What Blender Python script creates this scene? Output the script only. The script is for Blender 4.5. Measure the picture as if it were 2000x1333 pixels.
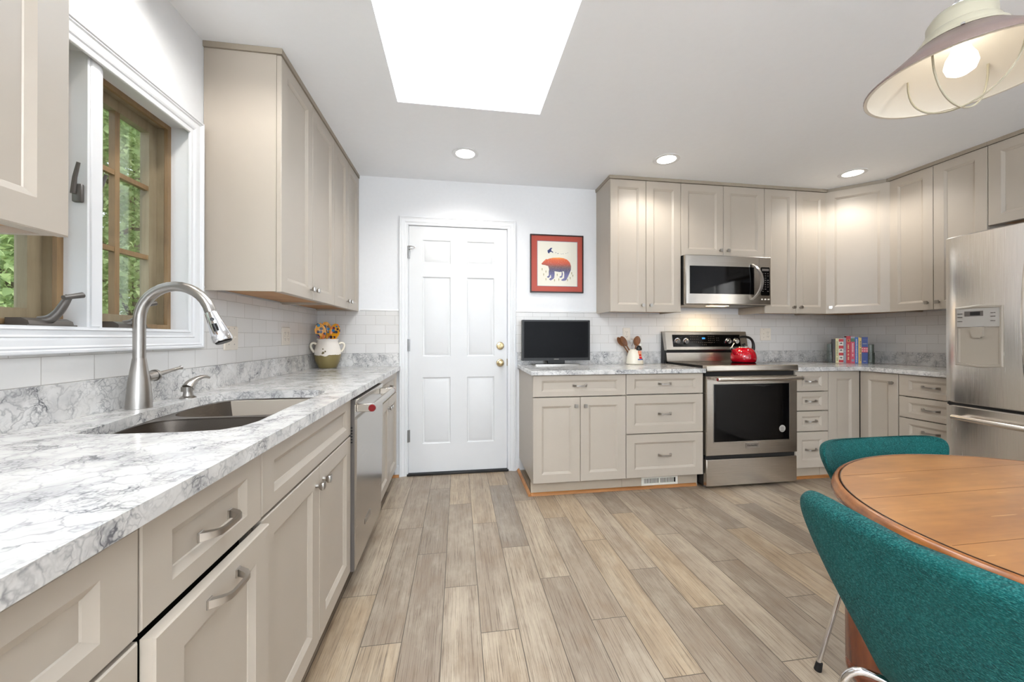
import bpy, bmesh, math, random
from mathutils import Vector, Matrix
random.seed(7)
S = bpy.context.scene
for o in list(bpy.data.objects): bpy.data.objects.remove(o)
COL = S.collection
PI = math.pi

# ------------------------------------------------------------------ camera, light, exposure
cd = bpy.data.cameras.new('camera'); cam = bpy.data.objects.new('camera', cd); COL.objects.link(cam)
cam.location = (1.1111, -3.26, 1.1394)
cam.rotation_euler = (PI/2 + 0.003, 0, -0.1522)
cd.sensor_width = 36; cd.lens = 751.3/2000*36; cd.shift_x = -0.0051; cd.shift_y = -0.0049; cd.clip_start = 0.03
S.camera = cam
S.view_settings.view_transform = 'Standard'; S.view_settings.look = 'None'
S.view_settings.exposure = 0.15; S.view_settings.gamma = 1.0; S.view_settings.use_curve_mapping = False

w = bpy.data.worlds.new('sky'); S.world = w; w.use_nodes = True
bg = w.node_tree.nodes['Background']; bg.inputs[0].default_value = (0.80, 0.90, 1.0, 1); bg.inputs[1].default_value = 2.3

def light(name, kind, loc, energy, color=(1, 1, 1), rot=(0, 0, 0), **kw):
    d = bpy.data.lights.new(name, kind); d.energy = energy; d.color = color
    for k, v in kw.items(): setattr(d, k, v)
    o = bpy.data.objects.new(name, d); o.location = loc; o.rotation_euler = rot; COL.objects.link(o); return o
light('sun', 'SUN', (6, -4, 8), 3.2, (1.0, 0.95, 0.86), (math.radians(-6), math.radians(48), 0), angle=0.02)
# added frontal fill light in an invented patio opening behind the camera
light('added_rear_fill', 'AREA', (2.5, -7.35, 1.25), 40, (0.90, 0.96, 1.0), (PI/2, 0, 0), shape='RECTANGLE', size=3.2, size_y=2.1)
light('skylight_daylight', 'AREA', (1.18, -1.65, 3.10), 22, (0.90, 0.955, 1.0), (0, 0, 0), shape='RECTANGLE', size=0.7, size_y=1.1)

# dining side chandelier behind the viewer; the uplight is an added ceiling-bounce fill
light('chandelier_lamp', 'POINT', (0.9, -5.0, 2.02), 40, (0.98, 0.985, 1.0), shadow_soft_size=0.3)
light('added_bounce_uplight', 'AREA', (0.9, -5.1, 1.80), 195, (0.88, 0.95, 1.0), (PI, 0, 0), shape='DISK', size=0.7)

# ------------------------------------------------------------------ materials
def lin(c):
    return tuple((x/12.92 if x <= 0.04045 else ((x+0.055)/1.055)**2.4) for x in [v/255 for v in c]) + (1,)
class N:
    def __init__(s, name):
        s.m = bpy.data.materials.new(name); s.m.use_nodes = True; s.t = s.m.node_tree
        s.b = s.t.nodes['Principled BSDF']; s.out = s.t.nodes['Material Output']
    def n(s, ty, **kw):
        x = s.t.nodes.new('ShaderNode'+ty)
        for k, v in kw.items():
            if k.startswith('i_'):
                k = k[2:]; x.inputs[int(k) if k.isdigit() else k].default_value = v
            else: setattr(x, k, v)
        return x
    def l(s, a, b):
        s.t.links.new(a, b)
    def co(s, kind='Object', scale=(1, 1, 1)):
        c = s.n('TexCoord'); mp = s.n('Mapping'); mp.inputs['Scale'].default_value = scale
        s.l(c.outputs[kind], mp.inputs[0]); return mp.outputs[0]
    def noise(s, vec, scale, detail=3, rough=0.5):
        x = s.n('TexNoise'); x.inputs['Scale'].default_value = scale; x.inputs['Detail'].default_value = detail; x.inputs['Roughness'].default_value = rough
        s.l(vec, x.inputs['Vector']); return x
    def math(s, op, a, b=None, clamp=False):
        x = s.n('Math', operation=op, use_clamp=clamp)
        for i, v in enumerate((a, b)):
            if v is None: continue
            if isinstance(v, (int, float)): x.inputs[i].default_value = v
            else: s.l(v, x.inputs[i])
        return x.outputs[0]
    def ramp(s, fac, stops):
        r = s.n('ValToRGB'); e = r.color_ramp.elements
        while len(e) < len(stops): e.new(0.5)
        for el, (p, c) in zip(e, stops): el.position = p; el.color = c if len(c) == 4 else lin(c)
        s.l(fac, r.inputs[0]); return r.outputs[0]
    def mix(s, fac, a, b, mode='MIX'):
        x = s.n('Mix', data_type='RGBA', blend_type=mode)
        for i, v in ((0, fac), (6, a), (7, b)):
            if isinstance(v, (int, float)): x.inputs[i].default_value = v
            elif isinstance(v, tuple): x.inputs[i].default_value = v
            else: s.l(v, x.inputs[i])
        return x.outputs[2]
    def bump(s, h, strength=0.2, dist=0.002):
        x = s.n('Bump'); x.inputs['Strength'].default_value = strength; x.inputs['Distance'].default_value = dist
        s.l(h, x.inputs['Height']); s.l(x.outputs[0], s.b.inputs['Normal'])
    def base(s, c): s.l(c, s.b.inputs['Base Color'])
def P(name, c, rough=0.5, metal=0.0, spec=0.5, coat=0.0, emit=None, es=0.0, noise=0.0, nscale=12, bump=0.0, trans=0.0, ior=1.45, alpha=1.0):
    k = N(name); b = k.b
    b.inputs['Base Color'].default_value = lin(c); b.inputs['Roughness'].default_value = rough; b.inputs['Metallic'].default_value = metal
    b.inputs['Specular IOR Level'].default_value = spec; b.inputs['Coat Weight'].default_value = coat; b.inputs['Coat Roughness'].default_value = 0.08
    b.inputs['Transmission Weight'].default_value = trans; b.inputs['IOR'].default_value = ior; b.inputs['Alpha'].default_value = alpha
    if emit: b.inputs['Emission Color'].default_value = lin(emit); b.inputs['Emission Strength'].default_value = es
    if noise or bump:
        v = k.co(); nz = k.noise(v, nscale, 4)
        if noise:
            lo = tuple(x*(1-noise) for x in lin(c)[:3])+(1,); hi = tuple(min(1, x*(1+noise)) for x in lin(c)[:3])+(1,)
            k.base(k.ramp(nz.outputs[0], [(0.3, lo), (0.7, hi)]))
        if bump: k.bump(nz.outputs[0], bump, 0.001)
    return k.m

WALL = P('painted_wall', (230, 231, 233), 0.7, noise=0.01, nscale=40, bump=0.03)
CEIL = P('ceiling_paint', (248, 250, 253), 0.8, noise=0.008, nscale=30)
TRIM = P('white_trim_paint', (230, 231, 233), 0.35, noise=0.008, nscale=9)
DOORW = P('white_door_paint', (220, 221, 222), 0.4, noise=0.008, nscale=9)
CAB = P('greige_cabinet_paint', (178, 168, 155), 0.36, noise=0.02, nscale=5, bump=0.01)
TOE = P('toe_kick_paint', (176, 163, 146), 0.5, noise=0.03)
DARK = P('dark_gap', (22, 20, 19), 0.7)
BLACK = P('black_plastic', (14, 14, 15), 0.35)
BLACKGL = P('black_glass', (5, 5, 6), 0.06, spec=0.28)
CHROME = P('chrome', (222, 222, 224), 0.12, 1.0)
NICKEL = P('brushed_nickel', (176, 172, 167), 0.28, 1.0, noise=0.03, nscale=30)
BRASS = P('antique_brass', (176, 158, 122), 0.25, 1.0, noise=0.1, nscale=60)
WHITEPL = P('white_plastic', (236, 233, 224), 0.35)
PLATE = P('almond_wall_plate', (226, 218, 206), 0.35)
RED = P('red_enamel', (172, 3, 24), 0.08, coat=0.6)
REDMED = P('red_medallion', (112, 8, 14), 0.25)
GREYPL = P('dark_grey_plastic', (92, 86, 82), 0.45)
GREYP2 = P('light_grey_plastic', (168, 164, 158), 0.35)
DISP = P('dispenser_plastic', (160, 151, 139), 0.38)
SCREEN = P('tv_screen', (9, 9, 12), 0.3, spec=0.12)
RUBBER = P('black_rubber', (20, 20, 21), 0.6)
BULB = P('lit_bulb', (255, 250, 240), 0.3, emit=(255, 246, 230), es=4.5)
LENS = P('downlight_lens', (255, 255, 255), 0.3, emit=(255, 248, 236), es=16)
UCL = P('hood_lamp_lens', (255, 240, 214), 0.3, emit=(255, 214, 150), es=9)
BLUELED = P('blue_display', (40, 120, 190), 0.3, emit=(50, 130, 210), es=0.7)
CREAM = P('cream_enamel', (182, 176, 156), 0.28)
CREAMIN = P('cream_shade_lining', (230, 226, 216), 0.45)
TAUPE = P('taupe_shade_enamel', (128, 110, 104), 0.4, noise=0.05, nscale=60)
PEWTER = P('pewter_bronze', (120, 116, 112), 0.35, 0.9)
DKMETAL = P('window_hardware', (112, 108, 104), 0.38, 0.6)
IVORY = P('ivory_paper', (226, 222, 208), 0.6)
FRAMEBK = P('dark_brown_frame', (48, 28, 24), 0.35)
MATRED = P('brick_red_mat', (168, 66, 48), 0.5, coat=0.25, noise=0.04, nscale=3)
NAVY = P('navy_ink', (44, 52, 104), 0.5)
OLIVE = P('olive_ink', (150, 142, 96), 0.6)

def mk_stainless(name, c=(176, 171, 165), rough=0.24, axis='x'):
    k = N(name); sc = {'x': (2, 160, 160), 'z': (160, 160, 2), 'y': (160, 2, 160)}[axis]
    v = k.co('Object', sc); nz = k.noise(v, 3.0, 4)
    lo = tuple(x*0.90 for x in lin(c)[:3])+(1,); hi = tuple(min(1, x*1.06) for x in lin(c)[:3])+(1,)
    k.base(k.ramp(nz.outputs[0], [(0.3, lo), (0.7, hi)])); k.b.inputs['Metallic'].default_value = 1.0
    mr = k.n('MapRange'); mr.inputs[3].default_value = rough*0.85; mr.inputs[4].default_value = rough*1.25
    k.l(nz.outputs[0], mr.inputs[0]); k.l(mr.outputs[0], k.b.inputs['Roughness'])
    k.bump(nz.outputs[0], 0.02, 0.0005); return k.m
STEEL = mk_stainless('brushed_stainless', (190, 184, 176))
STEELV = mk_stainless('brushed_stainless_vertical', (222, 217, 211), axis='z')
SINKM = mk_stainless('sink_stainless', (130, 122, 114), 0.30, 'y')

def mk_quartz():
    k = N('veined_quartz'); v = k.co('Object')
    wv = k.noise(v, 7, 4, 0.6); off = k.n('VectorMath', operation='SCALE'); off.inputs['Scale'].default_value = 0.11
    k.l(wv.outputs['Color'], off.inputs[0]); add = k.n('VectorMath', operation='ADD'); k.l(v, add.inputs[0]); k.l(off.outputs[0], add.inputs[1])
    wv2 = k.noise(v, 28, 3, 0.6); off2 = k.n('VectorMath', operation='SCALE'); off2.inputs['Scale'].default_value = 0.035
    k.l(wv2.outputs['Color'], off2.inputs[0]); add2 = k.n('VectorMath', operation='ADD'); k.l(add.outputs[0], add2.inputs[0]); k.l(off2.outputs[0], add2.inputs[1])
    def vor(scale):
        x = k.n('TexVoronoi', feature='DISTANCE_TO_EDGE'); x.inputs['Scale'].default_value = scale; k.l(add2.outputs[0], x.inputs['Vector']); return x.outputs['Distance']
    mask = k.ramp(k.noise(v, 9, 3).outputs[0], [(0.38, (0, 0, 0, 1)), (0.62, (1, 1, 1, 1))])
    mask2 = k.ramp(k.noise(add.outputs[0], 14, 3).outputs[0], [(0.42, (0, 0, 0, 1)), (0.62, (1, 1, 1, 1))])
    v1 = k.ramp(vor(19), [(0.0, (1, 1, 1, 1)), (0.07, (0, 0, 0, 1))])
    v2 = k.ramp(vor(52), [(0.0, (1, 1, 1, 1)), (0.14, (0, 0, 0, 1))])
    v3 = k.ramp(vor(120), [(0.0, (1, 1, 1, 1)), (0.30, (0, 0, 0, 1))])
    a = k.math('MULTIPLY', v1, k.math('ADD', mask, 0.25)); b = k.math('MULTIPLY', v2, mask2); c = k.math('MULTIPLY', k.math('MULTIPLY', v3, mask2), mask)
    tot = k.math('ADD', k.math('MULTIPLY', a, 0.42), k.math('ADD', k.math('MULTIPLY', b, 0.55), k.math('MULTIPLY', c, 0.45)), True)
    basec = k.ramp(k.noise(v, 11, 4).outputs[0], [(0.3, (186, 185, 184)), (0.5, (210, 208, 205)), (0.72, (222, 221, 219))])
    k.base(k.mix(tot, basec, lin((104, 104, 108)))); k.b.inputs['Roughness'].default_value = 0.14
    k.b.inputs['Specular IOR Level'].default_value = 0.5; return k.m
QUARTZ = mk_quartz()

def mk_tile():
    k = N('white_subway_tile'); c = k.n('TexCoord'); sx = k.n('SeparateXYZ'); k.l(c.outputs['Object'], sx.inputs[0])
    cb = k.n('CombineXYZ'); k.l(k.math('SUBTRACT', sx.outputs[0], sx.outputs[1]), cb.inputs[0]); k.l(k.math('SUBTRACT', sx.outputs[2], 1.010-0.0762*8), cb.inputs[1])
    br = k.n('TexBrick'); br.offset = 0.5; k.l(cb.outputs[0], br.inputs['Vector'])
    for nm, val in (('Scale', 1.0), ('Mortar Size', 0.0011), ('Mortar Smooth', 0.3), ('Brick Width', 0.1524), ('Row Height', 0.0762), ('Bias', 0.0)): br.inputs[nm].default_value = val
    br.inputs['Color1'].default_value = lin((220, 218, 216)); br.inputs['Color2'].default_value = lin((214, 212, 209)); br.inputs['Mortar'].default_value = lin((176, 172, 166))
    k.base(br.outputs['Color']); k.b.inputs['Roughness'].default_value = 0.16
    inv = k.math('SUBTRACT', 1.0, br.outputs['Fac']); k.bump(inv, 0.35, 0.0015); return k.m
TILE = mk_tile()

def mk_floor():
    k = N('wood_look_plank_tile'); c = k.n('TexCoord'); sx = k.n('SeparateXYZ'); k.l(c.outputs['Object'], sx.inputs[0])
    X, Y = sx.outputs[0], sx.outputs[1]; W, L = 0.1478, 0.8745
    r = k.math('DIVIDE', k.math('SUBTRACT', X, 0.755-W*10), W); row = k.math('FLOOR', r); fx = k.math('FRACT', r)
    q = k.math('ADD', k.math('DIVIDE', k.math('ADD', Y, 1.481+L*30), L), k.math('DIVIDE', k.math('SUBTRACT', row, 9), 3.0)); pl = k.math('FLOOR', q); fy = k.math('FRACT', q)
    cb = k.n('CombineXYZ'); k.l(row, cb.inputs[0]); k.l(pl, cb.inputs[1])
    rn = k.n('TexWhiteNoise', noise_dimensions='2D'); k.l(cb.outputs[0], rn.inputs['Vector'])
    ex = k.math('MULTIPLY', k.math('MINIMUM', fx, k.math('SUBTRACT', 1.0, fx)), W); ey = k.math('MULTIPLY', k.math('MINIMUM', fy, k.math('SUBTRACT', 1.0, fy)), L)
    e = k.math('MINIMUM', ex, ey); seam = k.n('MapRange', interpolation_type='SMOOTHSTEP'); seam.inputs[1].default_value = 0.0006; seam.inputs[2].default_value = 0.0022; k.l(e, seam.inputs[0])
    gv = k.n('CombineXYZ'); k.l(k.math('ADD', k.math('MULTIPLY', X, 1.0), k.math('MULTIPLY', rn.outputs['Value'], 9.0)), gv.inputs[0]); k.l(k.math('MULTIPLY', Y, 0.016), gv.inputs[1]); k.l(k.math('MULTIPLY', rn.outputs['Value'], 5.0), gv.inputs[2])
    warp = k.noise(gv.outputs[0], 16, 3); wsc = k.n('VectorMath', operation='SCALE'); wsc.inputs['Scale'].default_value = 0.007; k.l(warp.outputs['Color'], wsc.inputs[0])
    gw = k.n('VectorMath', operation='ADD'); k.l(gv.outputs[0], gw.inputs[0]); k.l(wsc.outputs[0], gw.inputs[1])
    g1 = k.noise(gw.outputs[0], 330, 5, 0.7).outputs[0]; g2 = k.noise(gw.outputs[0], 26, 4, 0.6).outputs[0]
    bl = k.n('CombineXYZ'); k.l(X, bl.inputs[0]); k.l(k.math('MULTIPLY', Y, 0.5), bl.inputs[1]); k.l(rn.outputs['Value'], bl.inputs[2])
    g3 = k.noise(bl.outputs[0], 9, 5, 0.62).outputs[0]
    tone = k.ramp(rn.outputs['Value'], [(0.0, (136, 123, 109)), (0.25, (158, 143, 126)), (0.55, (184, 168, 147)), (0.8, (168, 147, 121)), (1.0, (143, 132, 120))])
    c1 = k.mix(k.ramp(g2, [(0.38, (1, 1, 1, 1)), (0.62, (0, 0, 0, 1))]), tone, lin((126, 110, 95))); 
    m1 = k.n('Mix', data_type='RGBA'); m1.inputs[0].default_value = 0.42; k.l(tone, m1.inputs[6]); k.l(c1, m1.inputs[7])
    c2 = k.mix(k.ramp(g1, [(0.35, (0.92, 0.92, 0.92, 1)), (0.50, (0, 0, 0, 1))]), m1.outputs[2], lin((96, 80, 66)))
    c3 = k.mix(k.math('MULTIPLY', k.ramp(g3, [(0.5, (0, 0, 0, 1)), (0.75, (1, 1, 1, 1))]), 0.32), c2, lin((208, 196, 176)))
    c3 = k.mix(k.math('MULTIPLY', k.ramp(g3, [(0.30, (1, 1, 1, 1)), (0.47, (0, 0, 0, 1))]), 0.45), c3, lin((124, 102, 80)))
    k.base(k.mix(seam.outputs[0], lin((74, 64, 54)), c3)); k.b.inputs['Roughness'].default_value = 0.38
    hgt = k.math('ADD', k.math('MULTIPLY', seam.outputs[0], 1.0), k.math('MULTIPLY', g1, 0.35)); k.bump(hgt, 0.22, 0.0016); return k.m
FLOOR = mk_floor()

def mk_wood(name, lo, mid, hi, scale=(3, 60, 60), rough=0.35, coat=0.0, big=2.0, bump=0.06):
    k = N(name); v = k.co('Object', scale); nz = k.noise(v, 1.0, 5, 0.65); v2 = k.co('Object', (1, 3, 3)); n2 = k.noise(v2, big, 3)
    a = k.ramp(nz.outputs[0], [(0.30, lo), (0.5, mid), (0.68, hi)]); b2 = k.ramp(n2.outputs[0], [(0.35, lo), (0.65, hi)])
    k.base(k.mix(0.4, a, b2)); k.b.inputs['Roughness'].default_value = rough; k.b.inputs['Coat Weight'].default_value = coat; k.b.inputs['Coat Roughness'].default_value = 0.2
    k.bump(nz.outputs[0], bump, 0.001); return k.m
def mk_table():
    k = N('amber_table_wood'); v = k.co('Object', (2.0, 46, 46)); nz = k.noise(v, 1.0, 6, 0.7); vb = k.co('Object', (0.5, 4.2, 1)); nb = k.noise(vb, 1.0, 2); vm = k.co('Object', (2.2, 5, 1)); nm = k.noise(vm, 1.6, 4, 0.6)
    c = k.ramp(nz.outputs[0], [(0.28, (96, 54, 24)), (0.5, (142, 88, 41)), (0.7, (172, 114, 58))]); c = k.mix(0.45, c, k.ramp(nb.outputs[0], [(0.35, (108, 60, 27)), (0.65, (176, 122, 64))])); c = k.mix(0.42, c, k.ramp(nm.outputs[0], [(0.35, (92, 48, 20)), (0.7, (184, 130, 70))]))
    vs = k.co('Object', (3.0, 90, 1)); ns = k.noise(vs, 2.2, 2, 0.4); c = k.mix(k.math('MULTIPLY', k.math('GREATER_THAN', ns.outputs[0], 0.735), 0.6), c, lin((214, 176, 124)))
    vd = k.n('TexVoronoi'); vd.inputs['Scale'].default_value = 5.5; k.l(k.co('Object'), vd.inputs['Vector']); c = k.mix(k.math('MULTIPLY', k.math('LESS_THAN', vd.outputs['Distance'], 0.035), 0.6), c, lin((70, 42, 24)))
    k.base(c); k.b.inputs['Roughness'].default_value = 0.30; k.b.inputs['Coat Weight'].default_value = 0.25; k.b.inputs['Coat Roughness'].default_value = 0.2; k.bump(nz.outputs[0], 0.03, 0.001); return k.m
TABLEW = mk_table()
TABLED = mk_wood('dark_table_edge_wood', (92, 48, 22), (132, 78, 36), (156, 98, 50), (20, 20, 20), 0.28, 0.4, bump=0.03)
LEGW = mk_wood('red_brown_leg_wood', (78, 34, 16), (108, 52, 25), (126, 66, 34), (40, 40, 3), 0.25, 0.4)
OAK = mk_wood('oak_moulding', (128, 78, 34), (162, 106, 54), (184, 128, 72), (4, 60, 60), 0.45)
CABWOOD = mk_wood('maple_underside', (150, 104, 62), (186, 136, 88), (204, 158, 108), (50, 4, 50), 0.5)
WINWOOD = mk_wood('brown_window_wood', (112, 88, 60), (140, 112, 78), (156, 128, 92), (30, 30, 3), 0.45)
SASHW = mk_wood('tan_sash_wood', (128, 114, 90), (150, 136, 110), (164, 150, 124), (30, 30, 3), 0.5)
SPOONW = mk_wood('walnut_spoon_wood', (92, 54, 28), (132, 82, 46), (150, 98, 58), (30, 30, 6), 0.5)
BARK = mk_wood('tree_bark', (70, 58, 46), (94, 80, 64), (120, 104, 84), (20, 20, 4), 0.9)

def mk_teal():
    k = N('teal_wool_weave'); v = k.co('Object'); v2 = k.co('Object', (1, 1, 2.2))
    n1 = k.noise(v2, 290, 2, 0.6); n2 = k.noise(v, 90, 3); n3 = k.noise(v, 9, 2)
    vo = k.n('TexVoronoi'); vo.inputs['Scale'].default_value = 190; k.l(v2, vo.inputs['Vector'])
    a = k.ramp(n1.outputs[0], [(0.34, (2, 40, 42)), (0.5, (9, 68, 68)), (0.66, (56, 116, 110))])
    b2 = k.ramp(n2.outputs[0], [(0.35, (4, 46, 46)), (0.65, (14, 80, 78))])
    c = k.mix(0.35, a, b2); c = k.mix(k.ramp(n3.outputs[0], [(0.35, (0, 0, 0, 1)), (0.7, (0.3, 0.3, 0.3, 1))]), c, lin((12, 88, 84)))
    k.base(c); k.b.inputs['Roughness'].default_value = 0.9; k.b.inputs['Specular IOR Level'].default_value = 0.15
    k.b.inputs['Sheen Weight'].default_value = 0.03
    k.bump(k.math('ADD', vo.outputs['Distance'], n1.outputs[0]), 0.6, 0.003); return k.m
TEAL = mk_teal()

def mk_glass(name, tint=(1, 1, 1, 1), gl=0.06):
    k = N(name); t = k.n('BsdfTransparent'); t.inputs[0].default_value = tint; g = k.n('BsdfGlossy'); g.inputs['Roughness'].default_value = 0.02
    lw = k.n('LayerWeight'); lw.inputs[0].default_value = 0.25; mx = k.n('MixShader')
    k.l(k.math('ADD', k.math('MULTIPLY', lw.outputs['Fresnel'], 0.5), gl*0.3, True), mx.inputs[0]); k.l(t.outputs[0], mx.inputs[1]); k.l(g.outputs[0], mx.inputs[2]); k.l(mx.outputs[0], k.out.inputs[0]); return k.m
GLASS = mk_glass('window_glass', (0.96, 0.97, 0.96, 1))
DKGLASS = P('smoky_glass', (176, 192, 184), 0.04, trans=0.97, ior=1.45)

def mk_leaf(name, a, b):
    k = N(name); oi = k.n('ObjectInfo'); g = k.n('NewGeometry'); v = k.co('Object'); nz = k.noise(v, 2.2, 3)
    c = k.ramp(nz.outputs[0], [(0.3, a), (0.7, b)]); k.base(c); k.b.inputs['Roughness'].default_value = 0.45
    tr = k.n('BsdfTranslucent'); k.l(c, tr.inputs[0]); mx = k.n('MixShader'); mx.inputs[0].default_value = 0.4
    k.l(k.b.outputs[0], mx.inputs[1]); k.l(tr.outputs[0], mx.inputs[2]); k.l(mx.outputs[0], k.out.inputs[0]); return k.m
LEAF1 = mk_leaf('bright_leaf', (128, 152, 88), (196, 210, 152))
LEAF2 = mk_leaf('mid_leaf', (116, 140, 76), (178, 194, 128))
GRASS = P('lawn_grass', (84, 118, 52), 0.9, noise=0.3, nscale=6)

# ------------------------------------------------------------------ geometry helpers
class G:
    def __init__(s): s.b = bmesh.new()
    def box(s, x0, x1, y0, y1, z0, z1, bev=0.0, seg=1, rot=None):
        bb = bmesh.new() if (bev or rot) else s.b
        vs = [bb.verts.new((x, y, z)) for x in (x0, x1) for y in (y0, y1) for z in (z0, z1)]
        for f in ((0, 1, 3, 2), (4, 6, 7, 5), (0, 4, 5, 1), (2, 3, 7, 6), (0, 2, 6, 4), (1, 5, 7, 3)): bb.faces.new([vs[i] for i in f])
        if bb is not s.b:
            if bev: bmesh.ops.bevel(bb, geom=bb.edges[:], offset=bev, segments=seg, affect='EDGES', profile=0.5)
            if rot is not None: bmesh.ops.transform(bb, matrix=rot, verts=bb.verts[:])
            s.merge(bb)
        return s
    def merge(s, bb, mat=None):
        me = bpy.data.meshes.new('tmp'); bb.to_mesh(me); bb.free()
        if mat is not None: me.transform(mat)
        s.b.from_mesh(me); bpy.data.meshes.remove(me); return s
    def ring(s, pts): return [s.b.verts.new(p) for p in pts]
    def bridge(s, a, b, closed=True):
        n = len(a)
        for i in range(n if closed else n-1):
            j = (i+1) % n
            try: s.b.faces.new((a[i], a[j], b[j], b[i]))
            except ValueError: pass
    def loft(s, rings, caps=True, closed=True):
        rr = [s.ring(r) for r in rings]
        for a, b in zip(rr, rr[1:]): s.bridge(a, b, closed)
        if caps and closed:
            for r in (rr[0][::-1], rr[-1]):
                try: s.b.faces.new(r)
                except ValueError: pass
        return s
    def lathe(s, prof, seg=32, c=(0, 0, 0), axis='z', caps=True, sc=(1, 1)):
        rings = []
        for r, z in prof:
            p = []
            for i in range(seg):
                a = 2*PI*i/seg; u, v = r*math.cos(a)*sc[0], r*math.sin(a)*sc[1]
                p.append({'z': (c[0]+u, c[1]+v, c[2]+z), 'y': (c[0]+u, c[1]+z, c[2]+v), 'x': (c[0]+z, c[1]+u, c[2]+v)}[axis])
            rings.append(p)
        return s.loft(rings, caps)
    def cyl(s, p0, p1, r0, r1=None, seg=16): return s.tube([p0, p1], [r0, r0 if r1 is None else r1], seg)
    def tube(s, pts, r, seg=10, closed=False, sx=1.0, sub=0):
        R = list(r) if isinstance(r, (list, tuple)) else [r]*len(pts)
        if sub:
            q_ = catmull([tuple(p)+(rr_,) for p, rr_ in zip(pts, R)], sub); pts = [q[:3] for q in q_]; R = [q[3] for q in q_]
        P_ = [Vector(p) for p in pts]; n = len(P_)
        t0 = (P_[1]-P_[0]).normalized(); up = Vector((0, 0, 1)) if abs(t0.z) < 0.9 else Vector((0, 1, 0))
        nrm = (up - t0*up.dot(t0)).normalized(); rings = []
        for i in range(n):
            if closed: t = (P_[(i+1) % n]-P_[i-1]).normalized()
            else: t = (P_[min(i+1, n-1)]-P_[max(i-1, 0)]).normalized()
            nrm = (nrm - t*nrm.dot(t)).normalized(); bn = t.cross(nrm)
            rings.append([tuple(P_[i] + (nrm*math.cos(a)*sx + bn*math.sin(a))*R[i]) for a in [2*PI*j/seg for j in range(seg)]])
        if closed: rings.append(rings[0])
        return s.loft(rings, not closed)
    def prism(s, poly, a0, a1, plane='xy', bev=0.0):
        f = {'xy': lambda u, v, h: (u, v, h), 'xz': lambda u, v, h: (u, h, v), 'yz': lambda u, v, h: (h, u, v)}[plane]
        bb = bmesh.new(); lo = [bb.verts.new(f(u, v, a0)) for u, v in poly]; hi = [bb.verts.new(f(u, v, a1)) for u, v in poly]
        n = len(poly); bb.faces.new(lo); bb.faces.new(hi)
        for i in range(n): bb.faces.new((lo[i], lo[(i+1) % n], hi[(i+1) % n], hi[i]))
        bmesh.ops.recalc_face_normals(bb, faces=bb.faces[:])
        if bev: bmesh.ops.bevel(bb, geom=bb.edges[:], offset=bev, segments=1, affect='EDGES')
        return s.merge(bb)
    def slab(s, outer, holes, z0, z1):
        bb = bmesh.new(); loops = []; edges = []
        for lp in [outer]+holes:
            vs = [bb.verts.new((x, y, z1)) for x, y in lp]; loops.append(vs)
            for i in range(len(vs)): edges.append(bb.edges.new((vs[i], vs[(i+1) % len(vs)])))
        bmesh.ops.triangle_fill(bb, edges=edges, use_beauty=True)
        top = bb.faces[:]; mp = {}
        for vs in loops:
            for v in vs: mp[v] = bb.verts.new((v.co.x, v.co.y, z0))
        for f in top: bb.faces.new([mp[v] for v in f.verts][::-1])
        for vs in loops:
            n = len(vs)
            for i in range(n): bb.faces.new((vs[i], vs[(i+1) % n], mp[vs[(i+1) % n]], mp[vs[i]]))
        bmesh.ops.recalc_face_normals(bb, faces=bb.faces[:]); return s.merge(bb)
    def mesh(s, name, smooth=38, recalc=True):
        b = s.b
        if recalc: bmesh.ops.recalc_face_normals(b, faces=b.faces[:])
        if smooth:
            lim = math.radians(smooth)
            for f in b.faces: f.smooth = True
            for e in b.edges:
                if len(e.link_faces) == 2 and e.calc_face_angle(0) > lim: e.smooth = False
        me = bpy.data.meshes.new(name); b.to_mesh(me); b.free(); return me
    def obj(s, name, m, parent=None, smooth=38, loc=None, rot=None, recalc=True):
        me = s.mesh(name, smooth, recalc); me.materials.append(m); return link(name, me, parent, loc, rot)
def link(name, me, parent=None, loc=None, rot=None):
    o = bpy.data.objects.new(name, me); COL.objects.link(o)
    if parent is not None: o.parent = parent
    if loc is not None: o.location = loc
    if rot is not None: o.rotation_euler = rot
    return o
def thing(name, label, cat, loc=(0, 0, 0), rz=0, group=None):
    o = bpy.data.objects.new(name, None); COL.objects.link(o); o.location = loc; o.rotation_euler = (0, 0, rz); o.empty_display_size = 0.1
    o['label'] = label; o['category'] = cat
    if group: o['group'] = group
    return o
def tag(o, label, cat, group=None):
    o['label'] = label; o['category'] = cat
    if group: o['group'] = group
    return o
def struct(o, label=None):
    o['kind'] = 'structure'
    if label: o['label'] = label
    return o
def dup(root, label, loc=None, rz=None):
    r = root.copy(); COL.objects.link(r); r['label'] = label
    if loc is not None: r.location = loc
    if rz is not None: r.rotation_euler = (0, 0, rz)
    for ch in list(root.children):
        c = ch.copy(); COL.objects.link(c); c.parent = r
        for g in ch.children:
            d = g.copy(); COL.objects.link(d); d.parent = c
    return r
def text(name, body, size, parent, loc, rot, m, ext=0.0003, align='CENTER', sx=1.0):
    cu = bpy.data.curves.new(name, 'FONT'); cu.body = body; cu.size = size; cu.align_x = align; cu.align_y = 'CENTER'; cu.extrude = ext; cu.materials.append(m)
    tmp = bpy.data.objects.new(name, cu); COL.objects.link(tmp); dg = bpy.context.evaluated_depsgraph_get()
    me = bpy.data.meshes.new_from_object(tmp.evaluated_get(dg)); bpy.data.objects.remove(tmp); bpy.data.curves.remove(cu)
    if not me.materials: me.materials.append(m)
    return link(name, me, parent, loc, rot)
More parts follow.
